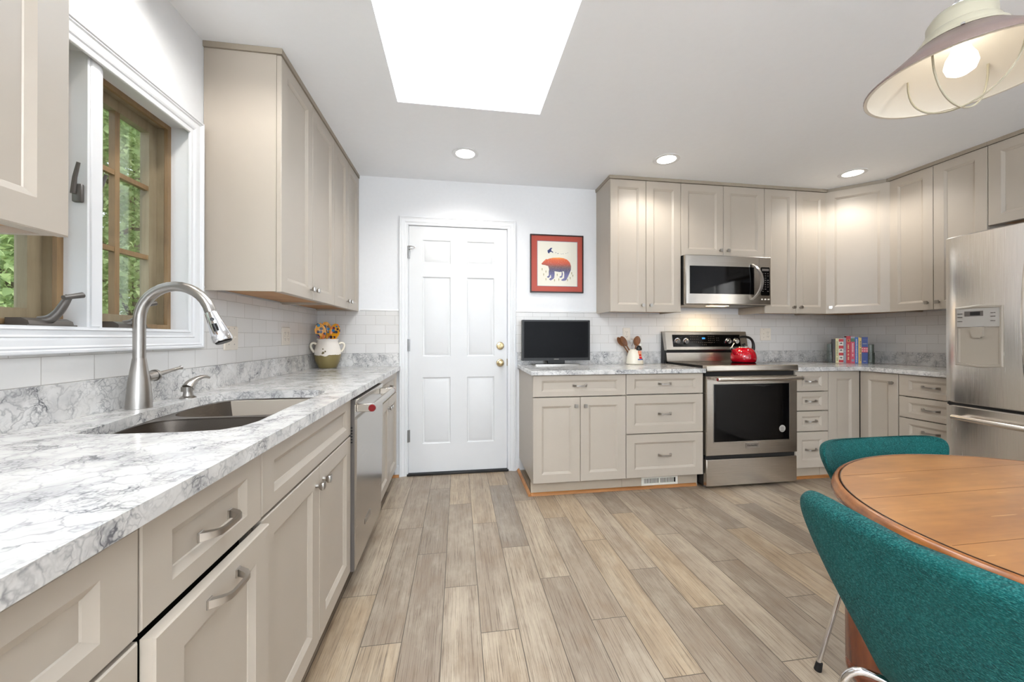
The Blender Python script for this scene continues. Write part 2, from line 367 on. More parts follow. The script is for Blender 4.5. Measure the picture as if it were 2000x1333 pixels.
def catmull(pts, n=5):
    out = []; m = len(pts)
    for i in range(m-1):
        a, b_, c, d_ = [pts[min(max(j, 0), m-1)] for j in (i-1, i, i+1, i+2)]
        for k in range(n):
            t = k/n; out.append(tuple(0.5*((2*b_[q])+(c[q]-a[q])*t+(2*a[q]-5*b_[q]+4*c[q]-d_[q])*t*t+(3*b_[q]-a[q]-3*c[q]+d_[q])*t**3) for q in range(len(b_))))
    return out+[tuple(pts[-1])]
def rrect(x0, x1, z0, z1, r, n=5):
    p = []
    for cx, cz, a0 in ((x1-r, z1-r, 0), (x0+r, z1-r, 90), (x0+r, z0+r, 180), (x1-r, z0+r, 270)):
        for i in range(n+1):
            a = math.radians(a0+90*i/n); p.append((cx+r*math.cos(a), cz+r*math.sin(a)))
    return p
def rrect3(x0, x1, y0, y1, z, r, n=4): return [(x, y, z) for x, y in rrect(x0, x1, y0, y1, r, n)]

# ------------------------------------------------------------------ the room
H, WX, YB = 2.445, 4.924, -7.2
SKX0, SKX1, SKY0, SKY1 = 0.778, 1.583, -2.25, -1.055
struct(G().box(-0.16, WX+0.16, YB-0.16, 0.16, -0.12, 0).obj('floor', FLOOR, smooth=0), 'wood-look plank tile floor')
g = G()
for a in ((-0.16, SKX0, YB-0.16, 0.16), (SKX1, WX+0.16, YB-0.16, 0.16), (SKX0, SKX1, YB-0.16, SKY0), (SKX0, SKX1, SKY1, 0.16)): g.box(*a, H, H+0.18)
struct(g.obj('ceiling', CEIL, smooth=0), 'smooth white ceiling')
# left wall with the opening of the double window
WY0, WY1, WZ0, WZ1 = -2.300, -1.452, 1.160, 2.022
g = G().box(-0.16, 0, YB, WY0, 0, H).box(-0.16, 0, WY1, 0, 0, H).box(-0.16, 0, WY0, WY1, 0, WZ0).box(-0.16, 0, WY0, WY1, WZ1, H)
struct(g.obj('wall_left', WALL, smooth=0), 'white wall with the window over the sink')
DX0, DX1, DZ = 0.690, 1.540, 2.078
g = G().box(-0.16, DX0, 0, 0.16, 0, H).box(DX1, WX+0.16, 0, 0.16, 0, H).box(DX0, DX1, 0, 0.16, DZ, H)
struct(g.obj('wall_back', WALL, smooth=0), 'white wall with the door')
struct(G().box(WX, WX+0.16, YB, 0, 0, H).obj('wall_right', WALL, smooth=0), 'white wall behind the refrigerator')
g = G().box(-0.16, 0.8, YB-0.16, YB, 0, H).box(4.2, WX+0.16, YB-0.16, YB, 0, H).box(0.8, 4.2, YB-0.16, YB, 2.32, H).box(0.8, 4.2, YB-0.16, YB, 0, 0.12)
struct(g.obj('wall_front', WALL, smooth=0), 'wall behind the viewer with a wide opening added for fill light')
# skylight shaft with its glass roof pane
sk = struct(thing('skylight_1', 'deep white skylight shaft in the ceiling', 'skylight', (0, 0, 0)))
z0, z1 = H+0.18, 3.25
g = G().box(SKX0-0.05, SKX0, SKY0-0.05, SKY1+0.05, z0, z1).box(SKX1, SKX1+0.05, SKY0-0.05, SKY1+0.05, z0, z1).box(SKX0, SKX1, SKY0-0.05, SKY0, z0, z1).box(SKX0, SKX1, SKY1, SKY1+0.05, z0, z1)
g.obj('shaft_wall', CEIL, sk, smooth=0)
g = G().box(SKX0-0.05, SKX1+0.05, SKY0-0.05, SKY0+0.03, z1, z1+0.06).box(SKX0-0.05, SKX1+0.05, SKY1-0.03, SKY1+0.05, z1, z1+0.06).box(SKX0-0.05, SKX0+0.03, SKY0+0.03, SKY1-0.03, z1, z1+0.06).box(SKX1-0.03, SKX1+0.05, SKY0+0.03, SKY1-0.03, z1, z1+0.06)
g.obj('skylight_frame', TRIM, sk)
G().box(SKX0+0.03, SKX1-0.03, SKY0+0.03, SKY1-0.03, z1+0.02, z1+0.026).obj('pane', GLASS, sk, smooth=0)

# subway tile
tt = 0.008; TZ0, TZ1 = 1.0102, 1.352
def tile(name, boxes, label):
    g = G()
    for b in boxes: g.box(*b)
    return struct(g.obj(name, TILE, smooth=0), label)
tile('wall_tile_left', [(0.0002, tt, -1.428, -0.0002, TZ0, TZ1), (0.0002, tt, -3.25, -1.428, TZ0, 1.0925)], 'white subway tile along the left counter')
tile('wall_tile_back', [(tt, 0.634, -tt, -0.0002, TZ0, TZ1), (1.599, 2.917, -tt, -0.0002, TZ0, TZ1), (2.917, 3.731, -tt, -0.0002, 0.90, TZ1), (3.731, WX-tt, -tt, -0.0002, TZ0, TZ1)], 'white subway tile along the back wall')
tile('wall_tile_right', [(WX-tt, WX-0.0002, -1.27, -tt, TZ0, TZ1)], 'white subway tile beside the refrigerator')
def liner(name, boxes):
    g = G()
    for b in boxes: g.box(*b, bev=0.004, seg=2)
    return struct(g.obj(name, P(name+'_glaze', (231, 230, 229), 0.16)), 'rounded white tile cap')
liner('trim_1', [(0.0002, 0.013, -1.428, -1.382, TZ1-0.0, TZ1+0.014), (0.33, 0.634, -0.013, -0.0002, TZ1, TZ1+0.014), (1.599, 2.316, -0.013, -0.0002, TZ1, TZ1+0.014)])

# ------------------------------------------------------------------ door_1
d = struct(thing('door_1', 'white six panel door with two locks', 'door', (0, 0, 0)))
def rect(x0, x1, z0, z1, y): return [(x0, y, z0), (x1, y, z0), (x1, y, z1), (x0, y, z1)]
X0, X1, Z0, Z1, yf = 0.709, 1.523, 0.022, 2.058, 0.004
xs = [X0, 0.819, 1.048, 1.184, 1.413, X1]; zs = [Z0, 0.255, 0.805, 0.979, 1.640, 1.750, 1.945, Z1]
g = G(); b = g.b
for i in range(5):
    for j in range(7):
        q = rect(xs[i], xs[i+1], zs[j], zs[j+1], yf)
        if i in (1, 3) and j in (1, 3, 5):
            rr = [g.ring(rect(xs[i]+a, xs[i+1]-a, zs[j]+a, zs[j+1]-a, yf+dp)) for a, dp in ((0, 0), (0.006, 0.008), (0.014, 0.009), (0.020, 0.006), (0.040, 0.001))]
            for u, v in zip(rr, rr[1:]): g.bridge(u, v)
            b.faces.new(rr[-1])
        else: b.faces.new(g.ring(q))
bmesh.ops.remove_doubles(b, verts=b.verts[:], dist=1e-5)
g.box(X0, X1, yf+0.0095, yf+0.04, Z0, Z1)
for q in ((X0, X0, Z0, Z1), (X1, X1, Z0, Z1)): b.faces.new(g.ring([(q[0], yf, Z0), (q[0], yf+0.0095, Z0), (q[0], yf+0.0095, Z1), (q[0], yf, Z1)]))
for zz in (Z0, Z1): b.faces.new(g.ring([(X0, yf, zz), (X1, yf, zz), (X1, yf+0.0095, zz), (X0, yf+0.0095, zz)]))
g.obj('door_slab', DOORW, d, smooth=25)
g = G().box(DX0+0.0005, X0-0.003, -0.001, 0.12, 0, Z1+0.003).box(X1+0.004, DX1-0.0005, -0.001, 0.12, 0, Z1+0.003).box(DX0+0.0005, DX1-0.0005, -0.001, 0.12, Z1+0.003, DZ-0.0005)
g.obj('door_jamb', TRIM, d, smooth=0)
def casing(name, parent, x0, x1, z0, z1, wd, ax, base, sgn, m=TRIM, bottom=False, floor=0.0):
    """mitred moulding round a rectangle: profile steps (inset, rise)"""
    prof = [(0, 0), (0, 0.018), (0.003, 0.021), (0.009, 0.021), (0.012, 0.0165), (0.017, 0.0185), (0.022, 0.0145), (wd*0.50, 0.0125), (wd*0.62, 0.0080), (wd*0.66, 0.0108), (wd*0.73, 0.0070), (wd-0.007, 0.0062), (wd-0.004, 0.0092), (wd-0.001, 0.0080), (wd, 0.0060), (wd, 0)]
    g = G(); rings = []
    for a, h in prof:
        zb = (z0+a) if bottom else floor
        pts = [(x0+a, zb), (x0+a, z1-a), (x1-a, z1-a), (x1-a, zb)]
        f = (lambda u, v: (u, base+sgn*h, v)) if ax == 'y' else (lambda u, v: (base+sgn*h, u, v))
        rings.append([f(u, v) for u, v in pts])
    g.loft(rings, caps=False, closed=bottom)
    if not bottom:
        for k in (0, 3): g.b.faces.new(g.ring([r[k] for r in rings]))
    return g.obj(name, m, parent, smooth=30)
casing('casing', d, 0.636, 1.597, 0, 2.131, 0.068, 'y', -0.0002, -1)
G().box(X0-0.012, X1+0.012, -0.022, 0.13, 0.0005, 0.016, bev=0.003).obj('threshold', P('dark_bronze_threshold', (44, 42, 41), 0.4, 0.5), d)
def hinge(zc):
    g = G().cyl((X0-0.004, -0.008, zc-0.05), (X0-0.004, -0.008, zc+0.05), 0.006, seg=10).box(X0-0.006, X0+0.012, -0.003, yf-0.0005, zc-0.05, zc+0.05)
    for k in (-0.017, 0.017): g.cyl((X0-0.004, -0.008, zc+k-0.001), (X0-0.004, -0.008, zc+k+0.001), 0.0066, seg=10)
    return g.obj('hinge', P('hinge_nickel', (150, 150, 150), 0.35, 0.9) if 'hinge_nickel' not in bpy.data.materials else bpy.data.materials['hinge_nickel'], d)
for zc in (1.838, 1.073, 0.326): hinge(zc)
g = G().tube([(0.703, -0.012, 1.885), (0.722, -0.022, 1.885), (0.748, -0.026, 1.881), (0.764, -0.020, 1.876)], 0.004, 8).tube([(0.764, -0.020, 1.876), (0.745, -0.014, 1.866), (0.715, -0.012, 1.862), (0.705, -0.008, 1.868)], 0.003, 8)
g.obj('hinge_door_stop', CHROME, d)
def lockset(zc, knob):
    c = (1.465, yf, zc)
    rose = G().lathe([(0.001, 0), (0.033, 0), (0.033, -0.004), (0.030, -0.009), (0.022, -0.011)], 28, c, 'y')
    p = rose.obj('door_knob' if knob else 'deadbolt', BRASS, d)
    if knob: G().lathe([(0.011, -0.009), (0.011, -0.030), (0.018, -0.036), (0.026, -0.046), (0.027, -0.056), (0.022, -0.064), (0.012, -0.067), (0.001, -0.0675)], 28, c, 'y').obj('knob', BRASS, p)
    else:
        g = G().lathe([(0.009, -0.009), (0.009, -0.018), (0.001, -0.018)], 18, c, 'y')
        g.box(c[0]-0.004, c[0]+0.004, yf-0.030, yf-0.017, zc-0.016, zc+0.016, bev=0.002).obj('thumb_turn', BRASS, p)
lockset(1.065, False); lockset(0.921, True)
G().box(X1-0.002, X1+0.0039, yf-0.003, yf+0.02, 0.895, 0.955).obj('strike_plate', P('dark_brass', (90, 76, 52), 0.4, 0.9), d)
# pieces of baseboard and oak shoe moulding
struct(G().box(0.600, 0.6355, -0.014, -0.0002, 0.0, 0.09, bev=0.002).obj('baseboard_back', TRIM))
struct(G().box(1.5975, 1.6235, -0.014, -0.0002, 0.0, 0.09, bev=0.002).obj('baseboard_right', TRIM))
g = G()
def quarter(g, p0, p1, nx, ny, r=0.019):
    pts = [(0, 0), (r, 0)] + [(r*math.cos(a), r*math.sin(a)) for a in [PI/2*k/5 for k in range(1, 6)]]
    ring = lambda p: [(p[0]+nx*u, p[1]+ny*u, 0.0005+v) for u, v in pts]
    g.loft([ring(p0), ring(p1)])
quarter(g, (1.6265, -0.5385), (2.916, -0.5385), 0, -1); quarter(g, (1.6255, -0.002), (1.6255, -0.557), -1, 0)
struct(g.obj('trim_2', OAK, smooth=60), 'oak shoe moulding at the toe of the back cabinets')
g = G(); quarter(g, (3.716, -0.5385), (4.36, -0.5385), 0, -1); quarter(g, (WX-0.5385, -0.57), (WX-0.5385, -1.262), -1, 0)
struct(g.obj('trim_3', OAK, smooth=60), 'oak shoe moulding under the corner cabinets')
g = G(); quarter(g, (0.5665, -3.2), (0.5400, -0.12), 1, 0); quarter(g, (0.540, -0.0155), (0.635, -0.0155), 0, -1)
struct(g.obj('trim_4', OAK, smooth=60), 'oak shoe moulding under the sink cabinets')

# ------------------------------------------------------------------ window_1 (two casements over the sink)
wn = struct(thing('window_1', 'double casement window with brown wood sashes over the sink', 'window', (0, 0, 0)))
casing('casing', wn, -2.362, -1.400, 1.093, 2.066, 0.072, 'x', 0.0002, 1, bottom=True)
g = G().box(-0.15, -0.0005, WY0+0.0005, -1.907, 1.1605, 1.168)
JY0, JY1 = -2.290, -1.462
g = G().box(-0.15, 0.004, JY1, WY1-0.0005, 1.1605, WZ1-0.0005).box(-0.15, 0.004, WY0+0.0005, JY0, 1.1605, WZ1-0.0005).box(-0.15, 0.004, JY0, JY1, 2.012, WZ1-0.0005).box(-0.15, 0.004, JY0, JY1, 1.1605, 1.170)
g.obj('jamb', TRIM, wn, smooth=0)
g = G().box(-0.15, -0.008, -1.902, -1.851, 1.170, 2.012).box(-0.030, -0.004, -1.894, -1.859, 1.170, 2.012, bev=0.003)
g.obj('mullion_post', TRIM, wn)
def casement(y0, y1, right):
    # brown stop frame, screen track, sash with muntins, glass
    f = G()
    za, zb = 1.170, 2.012
    def fr(g, a0, a1, c0, c1, wd, x0, x1):
        g.box(x0, x1, a0, a0+wd, c0, c1).box(x0, x1, a1-wd, a1, c0, c1).box(x0, x1, a0+wd, a1-wd, c0, c0+wd).box(x0, x1, a0+wd, a1-wd, c1-wd, c1)
    fr(f, y0, y1, za, zb, 0.019, -0.082, -0.070)
    fr(f, y0, y1, za, zb, 0.0115, -0.088, -0.082)
    t2 = G(); fr(t2, y0, y1, za, zb, 0.0113, -0.150, -0.0885); t2.obj('screen_track', SASHW, wn, smooth=0)
    p = f.obj('casement_frame', WINWOOD, wn, smooth=0)
    s = G(); fr(s, y0+0.012, y1-0.012, za+0.012, zb-0.012, 0.040, -0.146, -0.114); q = s.obj('sash', SASHW, p, smooth=0)
    c = (y0+y1)/2; m = G().box(-0.136, -0.116, c-0.010, c+0.010, za+0.052, zb-0.052)
    for zz in (1.458, 1.735): m.box(-0.135, -0.117, y0+0.052, c-0.0101, zz-0.009, zz+0.009).box(-0.135, -0.117, c+0.0101, y1-0.052, zz-0.009, zz+0.009)
    m.obj('muntin', WINWOOD, p, smooth=0)
    G().box(-0.140, -0.137, y0+0.051, y1-0.051, za+0.051, zb-0.051).obj('pane', GLASS, p, smooth=0)
casement(-1.851, JY1, True); casement(JY0, -1.902, False)
def crank(yc):
    g = G().loft([[(x, y, z) for x, z in ((-0.066, 1.1705), (-0.010, 1.1705), (-0.014, 1.184), (-0.030, 1.192), (-0.066, 1.192))] for y in (yc-0.06, yc+0.06)])
    g.box(-0.070, -0.004, yc-0.072, yc+0.062, 1.1702, 1.174)
    p = g.obj('crank_operator', DKMETAL, wn)
    a = G().tube([(-0.034, yc-0.012, 1.184), (-0.016, yc-0.003, 1.190), (0.000, yc+0.001, 1.208), (0.012, yc+0.004, 1.232), (0.020, yc+0.010, 1.258)], [0.013, 0.0125, 0.011, 0.010, 0.008], 12, sub=4)
    a.tube([(0.021, yc-0.008, 1.250), (0.027, yc+0.040, 1.262)], [0.0065, 0.0085], 12)
    a.obj('crank_handle', DKMETAL, p)
crank(-1.998); crank(-1.725)
def latch(ys, s):
    y0, y1 = sorted((ys, ys+s*0.012))
    p = G().box(-0.040, -0.014, y0, y1, 1.548, 1.604, bev=0.004, seg=2).obj('sash_lock', DKMETAL, wn)
    G().tube([(-0.034, ys+s*0.013, 1.572), (-0.027, ys+s*0.016, 1.62), (-0.014, ys+s*0.020, 1.664)], [0.0065, 0.0055, 0.0045], 8).obj('lever', DKMETAL, p)
latch(-1.9025, -1); latch(-1.8505, 1)

# ------------------------------------------------------------------ cabinets
def shaker_bm(w_, h_, sx=0.062, sz=0.060, t=0.02):
    rings = []
    for a, c, y in ((0, 0, 0), (0, 0, -(t-0.0025)), (0.0025, 0.0025, -t), (sx, sz, -t), (sx+0.003, sz+0.003, -t+0.002), (sx+0.014, sz+0.014, -t+0.0085), (sx+0.0155, sz+0.0155, -t+0.011)):
        rings.append(rect(a, w_-a, c, h_-c, y))
    return G().loft(rings)
_k = G().cyl((0, 0.0002, 0), (0, -0.014, 0), 0.007, 0.006, 12)
_k.loft([[(s*x, y, s*z) for x, z in rrect(-1, 1, -1, 1, 0.3, 2)] for s, y in ((0.006, -0.010), (0.0125, -0.019), (0.0130, -0.024), (0.0118, -0.0275))])
KNOB = _k.mesh('knob'); KNOB.materials.append(NICKEL)
def pull_mesh():
    secs = [(-0.050, 0.0003, 0.0075, 0.0002), (-0.046, -0.006, 0.0072, 0.005), (-0.039, -0.0185, 0.0062, 0.0055), (-0.031, -0.0265, 0.0052, 0.0042), (-0.020, -0.0290, 0.0044, 0.0034), (0.020, -0.0290, 0.0044, 0.0034), (0.031, -0.0265, 0.0052, 0.0042), (0.039, -0.0185, 0.0062, 0.0055), (0.046, -0.006, 0.0072, 0.005), (0.050, 0.0003, 0.0075, 0.0002)]
    g = G(); rings = []
    for i, (x, y, hz, th) in enumerate(secs):
        a = secs[max(0, i-1)]; b_ = secs[min(len(secs)-1, i+1)]; t = Vector((b_[0]-a[0], b_[1]-a[1])).normalized(); n = Vector((-t.y, t.x)); th = max(th, 0.0035)
        rings.append([(x+n.x*th*u, y+n.y*th*u, hz*v) for u, v in ((-1, -1), (1, -1), (1, 1), (-1, 1))])
    g.loft(rings)
    for s in (-1, 1): g.box(s*0.046-0.008, s*0.046+0.008, -0.0035, 0.0002, -0.009, 0.009, bev=0.001)
    m = g.mesh('pull', 30); m.materials.append(NICKEL); return m
PULL = pull_mesh()
def add_front(t, kind, x0, x1, z0, z1, D, hw=None, out=0.0, big=1.0):
    gap = 0.0015
    w_, h_ = x1-x0-2*gap, z1-z0
    if kind == 'drawer': g = shaker_bm(w_, h_, min(0.062, w_*0.2), min(0.060, max(0.036, h_*0.24)))
    else: g = shaker_bm(w_, h_, min(0.062, w_*0.24), 0.060)
    p = g.obj('drawer_front' if kind == 'drawer' else 'door', CAB, t, smooth=20, loc=(x0+gap, -D-0.0015-out, z0))
    if hw:
        k, hx, hz = hw
        link('knob' if k == 'knob' else 'handle', KNOB if k == 'knob' else PULL, p, (hx-x0-gap, -0.0198 if not (k == 'pull' and hz is None) else -0.010, (hz if hz is not None else z0+h_/2)-z0))
    return p
def recess(p): return p
def carcass(t, w_, D, z0, z1, toe=True, shell=True, back=True, mat=CAB, e=0.0008):
    g = G(); th = 0.016
    g.box(e, th, -D, -0.002, z0, z1).box(w_-th, w_-e, -D, -0.002, z0, z1).box(th, w_-th, -D, -0.002, z0, z0+th).box(th, w_-th, -0.010, -0.002, z0+th, z1)
    g.box(th, w_-th, -D, -D+0.018, z1-0.028, z1).box(th, w_-th, -D, -D+0.018, z0+th, z0+th+0.012)
    g.obj('carcass', mat, t, smooth=0)
    g = G().box(th, w_-th, -D+0.019, -D+0.021, z0+th, z1-0.001); g.obj('dark_interior', DARK, t, smooth=0)
    if toe: G().box(e, w_-e, -D+0.056, -D+0.072, 0.0006, z0-0.0005).obj('toe_kick', TOE, t, smooth=0)
CH = 0.8725
def base_cab(label, loc, rz, w_, fronts, D=0.592, group=None):
    t = thing('base_cabinet', label, 'cabinet', (loc[0], loc[1], 0), rz, group)
    carcass(t, w_, D, 0.105, CH-0.0005)
    for f in fronts: add_front(t, *f[:5], D, *f[5:])
    return t
def pullc(x0, x1, z=None): return ('pull', (x0+x1)/2, z)
GRB = 'greige base cabinets'
GRU = 'greige wall cabinets'
wA = 0.690
base_cab('greige base cabinet below the television, one wide drawer over two doors', (1.6275, 0), 0, wA, [
    ('drawer', 0, wA, 0.717, 0.868, pullc(0, wA)),
    ('door', 0, wA/2, 0.110, 0.711, ('knob', wA/2-0.035, 0.652)), ('door', wA/2, wA, 0.110, 0.711, ('knob', wA/2+0.035, 0.650))], group=GRB)
wB = 0.613
base_cab('greige three-drawer base cabinet between the television cabinet and the range', (2.3185, 0), 0, wB, [
    ('drawer', 0, wB, 0.720, 0.868, pullc(0, wB)), ('drawer', 0, wB, 0.432, 0.714, pullc(0, wB)), ('drawer', 0, wB, 0.110, 0.426, pullc(0, wB))], group=GRB)
def four(w_): return [('drawer', 0, w_, a, b_, pullc(0, w_)) for a, b_ in ((0.714, 0.868), (0.560, 0.708), (0.398, 0.554), (0.110, 0.392))]
wC = 0.300
base_cab('narrow greige four-drawer base cabinet right of the range', (3.7165, 0), 0, wC, four(wC), group=GRB)
wD = 0.379
base_cab('greige four-drawer base cabinet beside the refrigerator', (WX, -0.889), -PI/2, wD, four(wD), group=GRB)
# corner cabinet with a folding pair of doors
t = thing('corner_base_cabinet', 'greige corner base cabinet with folding doors, below the books', 'cabinet', (WX, 0, 0), 0, GRB)
xL, yN, D = 4.018-WX, -0.888, 0.592
g = G().box(xL, xL+0.016, -D, -0.002, 0.105, CH-0.0005).box(-D, -0.002, yN+0.0008, yN+0.016, 0.105, CH-0.0005).box(xL+0.016, -0.018, -0.016, -0.002, 0.105, CH-0.0005).box(-0.018, -0.002, yN+0.016, -0.002, 0.105, CH-0.0005)
g.box(xL+0.016, -0.018, -D, -0.016, 0.105, 0.121).box(-D, -0.018, yN+0.016, -D, 0.105, 0.121).obj('carcass', CAB, t, smooth=0)
G().box(xL+0.017, -D+0.02, -D+0.019, -D+0.021, 0.122, CH-0.001).box(-D+0.019, -D+0.021, yN+0.017, -D+0.018, 0.122, CH-0.001).obj('dark_interior', DARK, t, smooth=0)
G().box(xL+0.0008, -D+0.056, -D+0.056, -D+0.072, 0.0006, 0.1045).box(-D+0.056, -D+0.072, yN+0.0008, -D+0.056, 0.0006, 0.1045).obj('toe_kick', TOE, t, smooth=0)
wd_ = (WX-0.614-0.004)-4.018
p = shaker_bm(wd_, 0.758, 0.075, 0.060).obj('door', CAB, t, smooth=20, loc=(xL+0.0015, -D-0.0015, 0.110))
p = shaker_bm(0.268, 0.758, 0.062, 0.060).obj('door', CAB, t, smooth=20, loc=(-D-0.0015, -0.6155, 0.110), rot=(0, 0, -PI/2))
link('knob', KNOB, p, (0.268-0.032, -0.0198, 0.69))

# left run, set a touch out of square as in the photo
TILT = 0.0095; RL = PI/2+TILT
def lloc(y): return (-TILT*y, y)
DL = 0.608
wE = 0.620
base_cab('greige base cabinet nearest the viewer, panelled drawer over two doors', lloc(-3.250), RL, wE, [
    ('drawer', 0, wE, 0.706, 0.864, None), ('door', 0, wE/2, 0.110, 0.699, ('knob', wE/2-0.035, 0.652)), ('door', wE/2, wE, 0.110, 0.699, ('knob', wE/2+0.035, 0.652))], DL, GRB)
wF = 0.356
base_cab('greige base cabinet left of the sink cabinet, drawer over a pull-out door standing slightly proud', lloc(-2.629), RL, wF, [
    ('drawer', 0, wF, 0.708, 0.866, pullc(0, wF, 0.782)), ('door', 0, wF, 0.110, 0.698, ('pull', wF/2-0.005, 0.664), 0.018)], DL, GRB)
wS = 0.792
base_cab('wide greige sink base cabinet with a blank panelled front over two doors', lloc(-2.272), RL, wS, [
    ('drawer', 0, wS, 0.710, 0.866, None), ('door', 0, wS/2, 0.110, 0.703, ('knob', wS/2-0.034, 0.648)), ('door', wS/2, wS, 0.110, 0.703, ('knob', wS/2+0.034, 0.648))], DL, GRB)
wG = 0.728
t = base_cab('greige base cabinet between the dishwasher and the white door', lloc(-0.846), RL, wG, [
    ('drawer', 0, wG, 0.714, 0.868, pullc(0, wG, 0.792)), ('door', 0, wG/2, 0.110, 0.707, ('knob', wG/2-0.034, 0.650)), ('door', wG/2, wG, 0.110, 0.707, ('knob', wG/2+0.034, 0.650))], DL, GRB)
G().box(wG+0.0005, wG+0.108, -DL+0.0, -DL+0.02, 0.0965, CH-0.001).obj('filler_strip', CAB, t, smooth=0)

# wall cabinets
UZ0, UZ1, UD = 1.347, 2.4185, 0.297
def wall_cab(label, loc, rz, w_, doors, z0=UZ0, D=UD, zt=H-0.0005, end=(0, 0)):
    t = thing('wall_cabinet', label, 'cabinet', (loc[0], loc[1], 0), rz, GRU); e = 0.0006
    G().box(e, 0.016, -D, -0.0015, z0, UZ1).box(w_-0.016, w_-e, -D, -0.0015, z0, UZ1).box(0.016, w_-0.016, -0.008, -0.0015, z0+0.03, UZ1).box(0.016, w_-0.016, -D, -D+0.018, z0, z0+0.03).box(0.016, w_-0.016, -D+0.019, -0.009, UZ1-0.016, UZ1).obj('carcass', CAB, t, smooth=0)
    G().box(0.0165, w_-0.0165, -D+0.019, -0.009, z0+0.014, z0+0.029).obj('underside', CABWOOD, t, smooth=0)
    G().box(e-end[0]*0.008, w_-e+end[1]*0.008, -D-0.027, -0.0015, UZ1+0.001, zt).obj('top_trim', P('shade_toned_trim_paint', (156, 145, 130), 0.45) if 'shade_toned_trim_paint' not in bpy.data.materials else bpy.data.materials['shade_toned_trim_paint'], t, smooth=0)  # top trim: cabinet paint darkened to carry the shade along the ceiling
    for x0, x1, kx in doors:
        add_front(t, 'door', x0, x1, z0-0.002, UZ1-0.002, D, ('knob', kx, z0+0.052) if kx is not None else None)
    return t
def two(w_, k=True): return [(0, w_/2, w_/2-0.034 if k else None), (w_/2, w_, w_/2+0.034 if k else None)]
wall_cab('greige wall cabinet left of the window, nearest the viewer', (0, -3.105), PI/2, 0.770, two(0.770))
wall_cab('greige double-door wall cabinet right of the window with its side panel showing', (0, -1.378), PI/2, 0.762, two(0.762), end=(1, 0))
wall_cab('greige double-door wall cabinet in the corner above the pot of painted spoons', (0, -0.6155), PI/2, 0.614, two(0.614))
wall_cab('greige double-door wall cabinet right of the bear picture', (2.3185, 0), 0, 0.616, two(0.616), end=(1, 0))
wall_cab('short greige double-door wall cabinet above the microwave', (2.9350, 0), 0, 0.777, two(0.777), z0=1.8165)
wall_cab('greige double-door wall cabinet right of the microwave', (3.7125, 0), 0, 0.6165, two(0.6165))
wall_cab('greige double-door wall cabinet between the corner and the refrigerator', (WX, -0.6025), -PI/2, 0.597, two(0.597))
wall_cab('short wide greige wall cabinet above the refrigerator', (WX, -1.2000), -PI/2, 1.0, two(1.0, False), z0=1.885)
# diagonal corner wall cabinet
t = thing('corner_wall_cabinet', 'greige diagonal corner wall cabinet above the books', 'cabinet', (WX, 0, 0), 0, GRU)
a, c_ = 4.3295-WX, -0.602
ins = [(-0.002, -0.002), (a, -0.002), (a, -UD), (-UD, c_), (-0.002, c_)]
G().prism(ins, UZ0+0.03, UZ1, 'xy').obj('carcass', CAB, t, smooth=0)
G().prism([(-0.003, -0.003), (a+0.001, -0.003), (a+0.001, -UD), (-UD, c_+0.001), (-0.003, c_+0.001)], UZ0+0.010, UZ0+0.0295, 'xy').obj('underside', CABWOOD, t, smooth=0)
dx, dy = (-UD-a), (c_+UD); Ld = math.hypot(dx, dy); ang = math.atan2(dy, dx)
nx, ny = math.sin(ang), -math.cos(ang)
G().prism([(-0.002, -0.002), (a+0.0005, -0.002), (a+0.0005, -UD-0.027), (a+0.012, -UD-0.027), (-UD-0.027, c_+0.012), (-UD-0.027, c_+0.0005), (-0.002, c_+0.0005)], UZ1+0.001, H-0.0005, 'xy').obj('top_trim', bpy.data.materials['shade_toned_trim_paint'], t, smooth=0)
p = shaker_bm(Ld-0.010, UZ1-UZ0, 0.062, 0.060).obj('door', CAB, t, smooth=20, loc=(a+nx*0.0015+0.005*math.cos(ang), -UD+ny*0.0015+0.005*math.sin(ang), UZ0-0.002), rot=(0, 0, ang))
link('knob', KNOB, p, (0.034, -0.0198, 0.054))

# ------------------------------------------------------------------ worktops
def counter_front(y): return 0.645-0.0098*y
sink_out = [(0.192, -2.174), (0.178, -2.083), (0.150, -1.95), (0.132, -1.84), (0.124, -1.70), (0.122, -1.60), (0.132, -1.51), (0.160, -1.462), (0.205, -1.442), (0.36, -1.438), (0.50, -1.446), (0.540, -1.48), (0.552, -1.54), (0.555, -1.70), (0.550, -1.84), (0.552, -1.92), (0.557, -2.0), (0.560, -2.09), (0.548, -2.15), (0.515, -2.184), (0.44, -2.195), (0.335, -2.193), (0.25, -2.190)]
cl = thing('worktop', 'grey-veined quartz worktop with the sink cut into it', 'worktop', (0, 0, 0), 0, 'veined quartz worktops')
outer = [(0.0005, -3.25), (counter_front(-3.25), -3.25), (counter_front(0), -0.0005), (0.0005, -0.0005)]
G().slab(outer, [sink_out], 0.873, 0.905).obj('slab', QUARTZ, cl, smooth=30)
G().box(0.0005, 0.020, -3.25, -0.0005, 0.9052, 1.0098).box(0.0205, 0.6350, -0.020, -0.0005, 0.9052, 1.0098).obj('backsplash_strip', QUARTZ, cl, smooth=0)
cr = thing('worktop', 'short quartz worktop under the television and the spoon crock', 'worktop', (0, 0, 0), 0, 'veined quartz worktops')
G().box(1.612, 2.9335, -0.645, -0.0005, 0.873, 0.905, bev=0.002).obj('slab', QUARTZ, cr)
G().box(1.612, 2.9170, -0.020, -0.0085, 0.9052, 1.0098).obj('backsplash_strip', QUARTZ, cr, smooth=0)
cc = thing('worktop', 'L-shaped quartz worktop in the corner under the books', 'worktop', (0, 0, 0), 0, 'veined quartz worktops')
xi, yi, r_ = WX-0.645, -0.645, 0.06
arc = [(xi-r_+r_*math.sin(q), yi-r_+r_*math.cos(q)) for q in [PI/2*k/6 for k in range(7)]]
